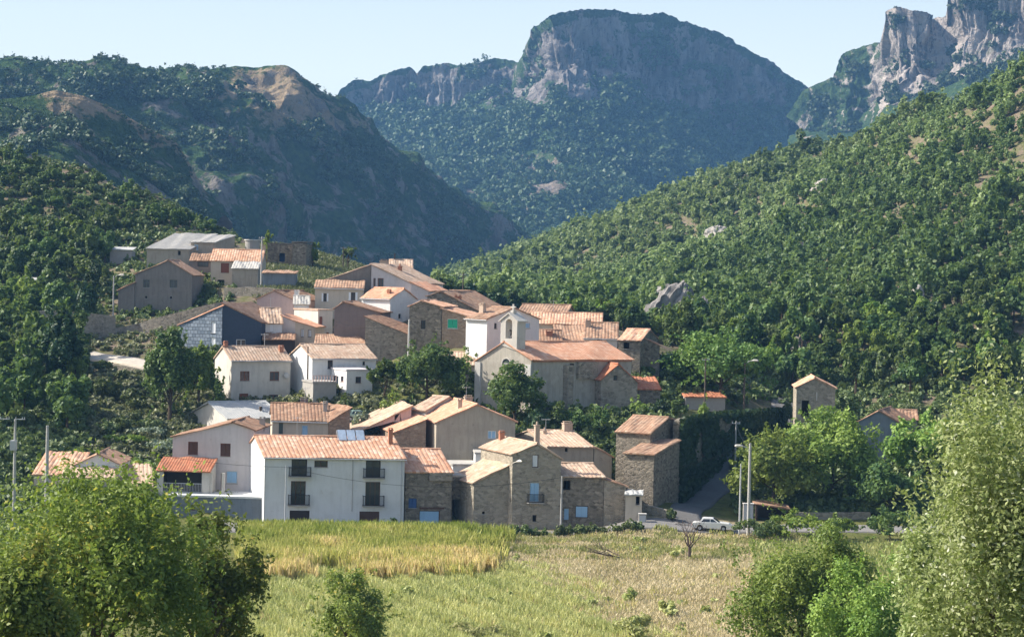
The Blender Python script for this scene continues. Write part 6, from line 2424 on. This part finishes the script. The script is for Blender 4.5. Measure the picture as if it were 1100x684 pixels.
def pole(key, label, px, ytop, ybase, D, r=.12, mat='pole', name='utility_pole', arms=(), ins=True, onground=True, px_base=None):
    b = P(px_base or px, ybase, D)
    if onground:
        b[2] = float(G(b[0], b[1]))
    top = z_at(b[0], b[1], ytop)
    hgt = top - b[2]
    root = tag(empty(name, b), label, 'pole' if name == 'utility_pole' else 'street lamp')
    MB().tube([(0, 0, -1), (0, 0, hgt * .5), (0, 0, hgt)], [r * 1.15, r, r * .75], 9, ).build('post', M[mat], root)
    if ins:
        mb = MB()
        for k, (dx, dz) in enumerate(arms or ((-.0, -.3),)):
            mb.tube([(dx - .5, 0, hgt + dz), (dx + .5, 0, hgt + dz)], .05, 5)
            for q in (-.45, 0.22, .45):
                mb.tube([(dx + q, 0, hgt + dz), (dx + q, 0, hgt + dz + .22)], .04, 5)
        mb.build('crossarm', M['metal'], root)
    TOPS[key] = Vector((b[0], b[1], top - .15))
    return root, hgt


def lamp_head(root, z, dx, length=1.6):
    MB().tube([(0, 0, z - .5), (dx * length * .5, -.1, z), (dx * length, -.15, z + .1)], .045, 6).build('arm', M['metal'], root)
    mb = MB()
    x0 = dx * length
    mb.tube([(x0 - dx * .1, -.15, z + .1), (x0 + dx * .2, -.17, z + .13), (x0 + dx * .65, -.2, z + .13), (x0 + dx * .8, -.2, z + .1)], [.06, .14, .15, .05], 8)
    mb.build('lamp_head', M['lampwhite'], root)


pole('F', 'tall grey pole with a wide insulator crossarm and transformer above the walnut tree', 15, 450, 545, 205, .16, 'poleconc', arms=((-1.1, 0), (.5, 0)))
r0 = bpy.data.objects['utility_pole']
MB().box(-.45, .15, -.35, .35, -3.2, -2.2).build('transformer', M['metal'], r0, (0, 0, TOPS['F'].z - r0.location.z + .15))
pole('G', 'plain thick concrete pole in front of the bungalow', 50, 457, 530, 212, .2, 'poleconc', ins=False)
rw, hw = pole('K', 'thin white pole against the long white house', 306, 500, 567, 218.8, .07, 'metal', ins=False)
rc, hc = pole('C', 'concrete pole with a street lamp by the parked car', 804, 476, 559, 214.5, .17, 'poleconc', ins=False)
lamp_head(rc, hc - .4, -1, .9)
pole('B', 'slim pale metal pole left of the lamp pole near the car', 794.5, 498, 559, 215, .1, 'metal', ins=False)
pole('A', 'thin grey pole before the retaining wall', 789.5, 452, 508, 244, .1, 'poleconc', ins=True)
pole('D', 'wooden pole standing on the upper terrace wall', 756.8, 384, 440, 261, .11, 'pole')
rl_, hl_ = pole('E', 'street lamp on a brown pole at the end of the terrace wall', 799, 387, 442, 268, .12, 'pole', name='street_lamp', ins=False)
lamp_head(rl_, hl_ - .1, 1, 1.0)
pole('H', 'pale pole with a white foot beside the tall gable house', 602.5, 511, 563, 219.6, .11, 'poleconc', ins=False)
pole('I', 'white concrete pole at the end of the mossy sloping roof', 438.8, 343, 378, 273, .14, 'paleconcrete', ins=False)
pole('J', 'grey concrete pole at the corner of the cream hillside house', 280.4, 254, 310, 326, .14, 'poleconc')
rm_, hm_ = pole('L', 'street lamp left of the big grey house', 121.5, 296, 338, 312, .12, 'poleconc', name='street_lamp', ins=False)
lamp_head(rm_, hm_, 1, .9)
pole('M', 'wooden pole on the grassy crest', 368.5, 265, 292, 364, .1, 'pole')
pole('N', 'dark wooden pole in front of the evergreens', 497, 293, 322, 322, .12, 'pole')
pole('O', 'wooden pole at the side of the terrace of the linden tree', 719, 378, 420, 286, .1, 'pole')
# wall lamp on the tall gable
hh = H['tall_gable']
a_, z_ = hh.front_pt(551, 497)
mb = MB()
mb.tube([hh.tf(a_, 0, z_), hh.tf(a_ + .2, -.7, z_ + .25)], .04, 5)
mb.tube([hh.tf(a_ + .2, -.65, z_ + .22), hh.tf(a_ + .3, -1.0, z_ + .32), hh.tf(a_ + .42, -1.35, z_ + .3)], [.08, .16, .08], 8)
mb.build('wall_lamp', M['lampwhite'], hh.root)


def wire(a, b, sag, label, r=.022):
    a, b = Vector(a), Vector(b)
    pts = [a.lerp(b, t / 14) - Vector((0, 0, sag * 4 * (t / 14) * (1 - t / 14))) for t in range(15)]
    o = MB().tube([p - a for p in pts], r, 4).build('cable', M['iron'], None, a)
    tag(o, label, 'cable')


wl = H['white']
wp = lambda q: Vector(wl.root.location) + Matrix.Rotation(wl.yaw, 3, 'Z') @ Vector(q)
wire(TOPS['G'], TOPS['K'], 1.0, 'cable from the plain concrete pole to the white pole')
wire(TOPS['K'], TOPS['H'], 1.6, 'cable hanging across the front of the long white house')
wire(TOPS['F'], TOPS['G'], .5, 'cable between the two poles at the walnut tree')
wire(TOPS['H'], TOPS['C'], 1.2, 'cable from the tall gable house to the lamp pole')
wire(TOPS['C'], TOPS['A'], .8, 'cable from the lamp pole up to the terrace wall')
wire(TOPS['D'], TOPS['E'], .4, 'cable between wooden pole and street lamp')
wire(TOPS['O'], TOPS['D'], .5, 'cable under the linden tree')
wire(TOPS['I'], P(360, 345, 281), 1.0, 'cable across the dark grey gable')
wire(TOPS['M'], TOPS['N'], 2.0, 'cable crossing the valley behind the top houses')
wire(TOPS['C'], P(1000, 520, 226), 1.6, 'cable leading right from the lamp pole')

# ------------------------------------------------------------------ car
def car(px, py, D, yaw, mat, label, scale=1.0, roofmat=None):
    b = P(px, py, D)
    b[2] = float(G(b[0], b[1])) + .1
    root = tag(empty('parked_car', b, yaw), label, 'car')
    root.scale = (scale,) * 3
    side = [(-2.1, .45), (-2.12, .72), (-2.0, .86), (-1.25, .90), (1.0, .92), (1.95, .82), (2.12, .70), (2.14, .42), (1.75, .30)]
    # wheel arches
    def arch(c):
        return [(c + .36 * math.cos(t), .32 + .36 * math.sin(t)) for t in np.linspace(0, math.pi, 8)]
    low = [(1.75, .28)] + arch(1.3) + arch(-1.25) + [(-1.75, .28), (-2.1, .36)]
    prof = [(-2.1, .45), (-2.12, .70), (-1.98, .86), (-1.25, .91), (1.0, .92), (1.9, .83), (2.1, .70), (2.12, .42)] + low
    # body: outer shell narrows toward the sills
    mb = MB()
    half = [(-.80, 0), (-.76, .0), (.76, 0), (.80, 0)]
    mb.prism(prof, 'y', -.80, .80)
    mb.build('body', mat, root)
    cab = [(-1.35, .905), (-1.0, 1.33), (-.75, 1.39), (.15, 1.38), (.85, .915)]
    w0, w1 = .74, .58
    vs = []
    for s in (-1, 1):
        for (x, z) in cab:
            t = (z - .9) / .49
            vs.append((x, s * (w0 + (w1 - w0) * t), z))
    n_ = len(cab)
    fs = [tuple(range(n_)), tuple(range(2 * n_ - 1, n_ - 1, -1))] + [(i, i + n_, (i + 1) % n_ + n_, (i + 1) % n_) for i in range(n_)]
    MB().add(vs, fs).build('cabin', mat, root)
    for s in (-1, 1):
        for (x0, x1, x2, x3) in ((-1.1, -.18, -.18, -.85), (-.1, .62, .16, -.1)):
            q = []
            for x, z in ((x0, .97), (x1, .97), (x2, 1.29), (x3, 1.29)):
                t = (z - .9) / .49
                q.append((x, s * (w0 + (w1 - w0) * t + .008), z))
            mb = MB().add(q + [(a, b_ + s * .01, c) for a, b_, c in q], [(0, 1, 2, 3), (7, 6, 5, 4), (0, 4, 5, 1), (1, 5, 6, 2), (2, 6, 7, 3), (3, 7, 4, 0)])
            mb.build('side_window', M['glass'], root)
    for nm, (xa, za), (xb, zb_) in (('windscreen', (.78, .97), (.22, 1.34)), ('rear_window', (-1.31, .97), (-1.04, 1.30))):
        sgn = 1 if nm == 'windscreen' else -1
        t0, t1 = (za - .9) / .49, (zb_ - .9) / .49
        ya, yb = (w0 + (w1 - w0) * t0) * .92, (w0 + (w1 - w0) * t1) * .92
        o = .02 * sgn
        q = [(xa + o, -ya, za + .02), (xa + o, ya, za + .02), (xb + o, yb, zb_ + .02), (xb + o, -yb, zb_ + .02)]
        q2 = [(x - o * .5, y, z - .012) for x, y, z in q]
        MB().add(q + q2, [(0, 1, 2, 3), (7, 6, 5, 4), (0, 4, 5, 1), (1, 5, 6, 2), (2, 6, 7, 3), (3, 7, 4, 0)]).build(nm, M['glass'], root)
    for x in (1.3, -1.25):
        for s in (-1, 1):
            w = MB().tube([(x, s * .62, .30), (x, s * .66, .30), (x, s * .80, .30), (x, s * .815, .30)], [.27, .30, .30, .26], 16).build('wheel', M['iron'], root)
            MB().tube([(x, s * .816, .30), (x, s * .83, .30)], .17, 12).build('hubcap', M['metal'], w)
    for s in (-1, 1):
        MB().box(2.09, 2.14, s * .52 - .16, s * .52 + .16, .55, .70).build('headlight', M['shutter_white'], root)
        MB().box(-2.15, -2.1, s * .55 - .15, s * .55 + .15, .52, .70).build('tail_light', M['shutter_red'], root)
    MB().box(2.121, 2.2, -.78, .78, .36, .5).build('bumper', M['metal'], root)
    MB().box(-2.19, -2.121, -.78, .78, .36, .5).build('bumper', M['metal'], root)
    return root


M['shutter_red'] = paint('red_lens', (0.35, 0.03, 0.02), .3, .1)
cw = paint('car_white_paint', (.72, .72, .70), .25, .05, .5)
cg = paint('car_green_paint', (.32, .46, .40), .25, .05, .5)
car(764.5, 559, 216.4, R(-8), cw, 'white saloon car parked at the road junction beside the lamp pole', 1.0)
car(386, 438, 254, R(15), cg, 'pale green car half hidden by bushes below the white terrace', 1.0)

# concrete utility box and bin by the garage
for px, y0, y1, D, w, m_, nm, lab in ((803.5, 541, 556, 219, .55, 'concrete', 'utility_box', 'grey utility box between the lamp pole and the open garage'), (690, 552, 560, 217.8, .4, 'concrete', 'utility_box', 'small grey box in front of the cream hut')):
    b = P(px, y1, D)
    b[2] = float(G(b[0], b[1]))
    hh_ = z_at(b[0], b[1], y0) - b[2]
    t = tag(empty(nm, b), lab, 'utility box')
    MB().box(-w, w, -.3, .3, -.3, hh_).build('cabinet', M[m_], t)
    MB().box(-w - .05, w + .05, -.36, .36, hh_ + .003, hh_ + .09).build('lid', M['paleconcrete'], t)
    MB().box(-w + .06, w - .06, -.33, -.303, .1, hh_ - .08).build('door', M['metal'], t)

# white greenhouse roof and pale shed roof among the left trees
for px, yt, yb, w, D, lab in ((27, 300, 307, 20, 345, 'low plastic covered frame shining white among the left trees'), (130, 267, 274, 24, 362, 'small shed with a pale flat roof left of the farm building')):
    b = P(px, yb, D)
    b[2] = float(G(b[0], b[1]))
    zt2 = z_at(b[0], b[1], yt) - b[2]
    ww = w * D / FPX / 2
    t = tag(empty('garden_shed', b), lab, 'shed')
    MB().box(-ww, ww, 0, 3, -.8, zt2 - .35).build('wall', M['concrete'], t)
    MB().add([(-ww - .2, -.3, zt2 - .3), (ww + .2, -.3, zt2 - .3), (ww + .2, 3.3, zt2 + .25), (-ww - .2, 3.3, zt2 + .25), (-ww - .2, -.3, zt2 - .2), (ww + .2, -.3, zt2 - .2), (ww + .2, 3.3, zt2 + .35), (-ww - .2, 3.3, zt2 + .35)], [(3, 2, 1, 0), (4, 5, 6, 7), (0, 1, 5, 4), (1, 2, 6, 5), (2, 3, 7, 6), (3, 0, 4, 7)]).build('roof', M['fibro_pale'], t)

# ------------------------------------------------------------------ dead trees in the field
def dead_tree(px, py, D, hgt, seed, label, lying=False):
    g_ = random.Random(seed)
    b = P(px, py, D)
    b[2] = float(G(b[0], b[1]))
    root = tag(empty('dead_tree', b), label, 'tree')
    tr_, br = MB(), MB()

    def grow(p, d, l, r, depth, mb):
        q = p + d * l * .5 + Vector((g_.uniform(-.1, .1), g_.uniform(-.1, .1), 0)) * l
        e = p + d * l
        mb.tube([p, q, e], [r, r * .8, r * .6], 6 if depth < 2 else 4)
        if depth >= 5:
            return
        for k in range(3 if depth in (0, 1) else 2):
            s = .7 if not lying else .5
            nd = (d * (.85 if not lying else 1) + Vector((g_.uniform(-1.2, 1.2), g_.uniform(-.9, .9), g_.uniform(-.25, .35) if not lying else g_.uniform(-.1, .35))) * s).normalized()
            if lying and e.z < .3:
                nd.z = abs(nd.z)
            grow(e, nd, l * g_.uniform(.6, .82), r * .56, depth + 1, br)

    if lying:
        for k in range(4):
            grow(Vector((0, 0, .15)), Vector((-1, g_.uniform(-.6, .6), g_.uniform(.05, .45))).normalized(), hgt * .3, .08, 1, br)
        tr_.tube([(1.4, .2, .12), (0, 0, .18)], [.13, .1], 7)
    else:
        tr_.tube([(0, 0, -.3), (.05, 0, .7), (.02, .05, 1.35)], [.2, .15, .13], 8)
        for k in range(6):
            a = k * 1.05 + g_.uniform(-.3, .3)
            t = g_.uniform(.35, .95)
            d0 = Vector((math.cos(a) * t, math.sin(a) * t * .8, 1)).normalized()
            grow(Vector((.02, .05, 1.0 + .07 * k)), d0, hgt * g_.uniform(.16, .22), .075, 2, br)
    tr_.build('trunk', M['deadwood'], root)
    br.build('branches', M['deadwood'], root)


dead_tree(740, 601, 197, 6.6, 12, 'bare dead tree standing in the dry field below the car')
dead_tree(672, 600, 197, 5.0, 9, 'fallen dead branches lying in the dry field', True)

# ------------------------------------------------------------------ air
def haze():
    mb = MB().box(-2300, 2300, -60, 3400, -40, 640)
    m = bpy.data.materials.new('haze_air')
    m.use_nodes = True
    nt = m.node_tree
    nt.nodes.remove(nt.nodes['Principled BSDF'])
    v = nt.nodes.new('ShaderNodeVolumePrincipled')
    v.inputs['Color'].default_value = (0.24, 0.54, 1.0, 1)
    v.inputs['Density'].default_value = HAZE
    v.inputs['Anisotropy'].default_value = 0.0
    nt.links.new(v.outputs[0], nt.nodes['Material Output'].inputs['Volume'])
    o = mb.build('haze', m)
    tag(o, kind='stuff')


HAZE = 0.000112
haze()
if __import__('os').environ.get('DBGH'):
    print('\n'.join(DBG))
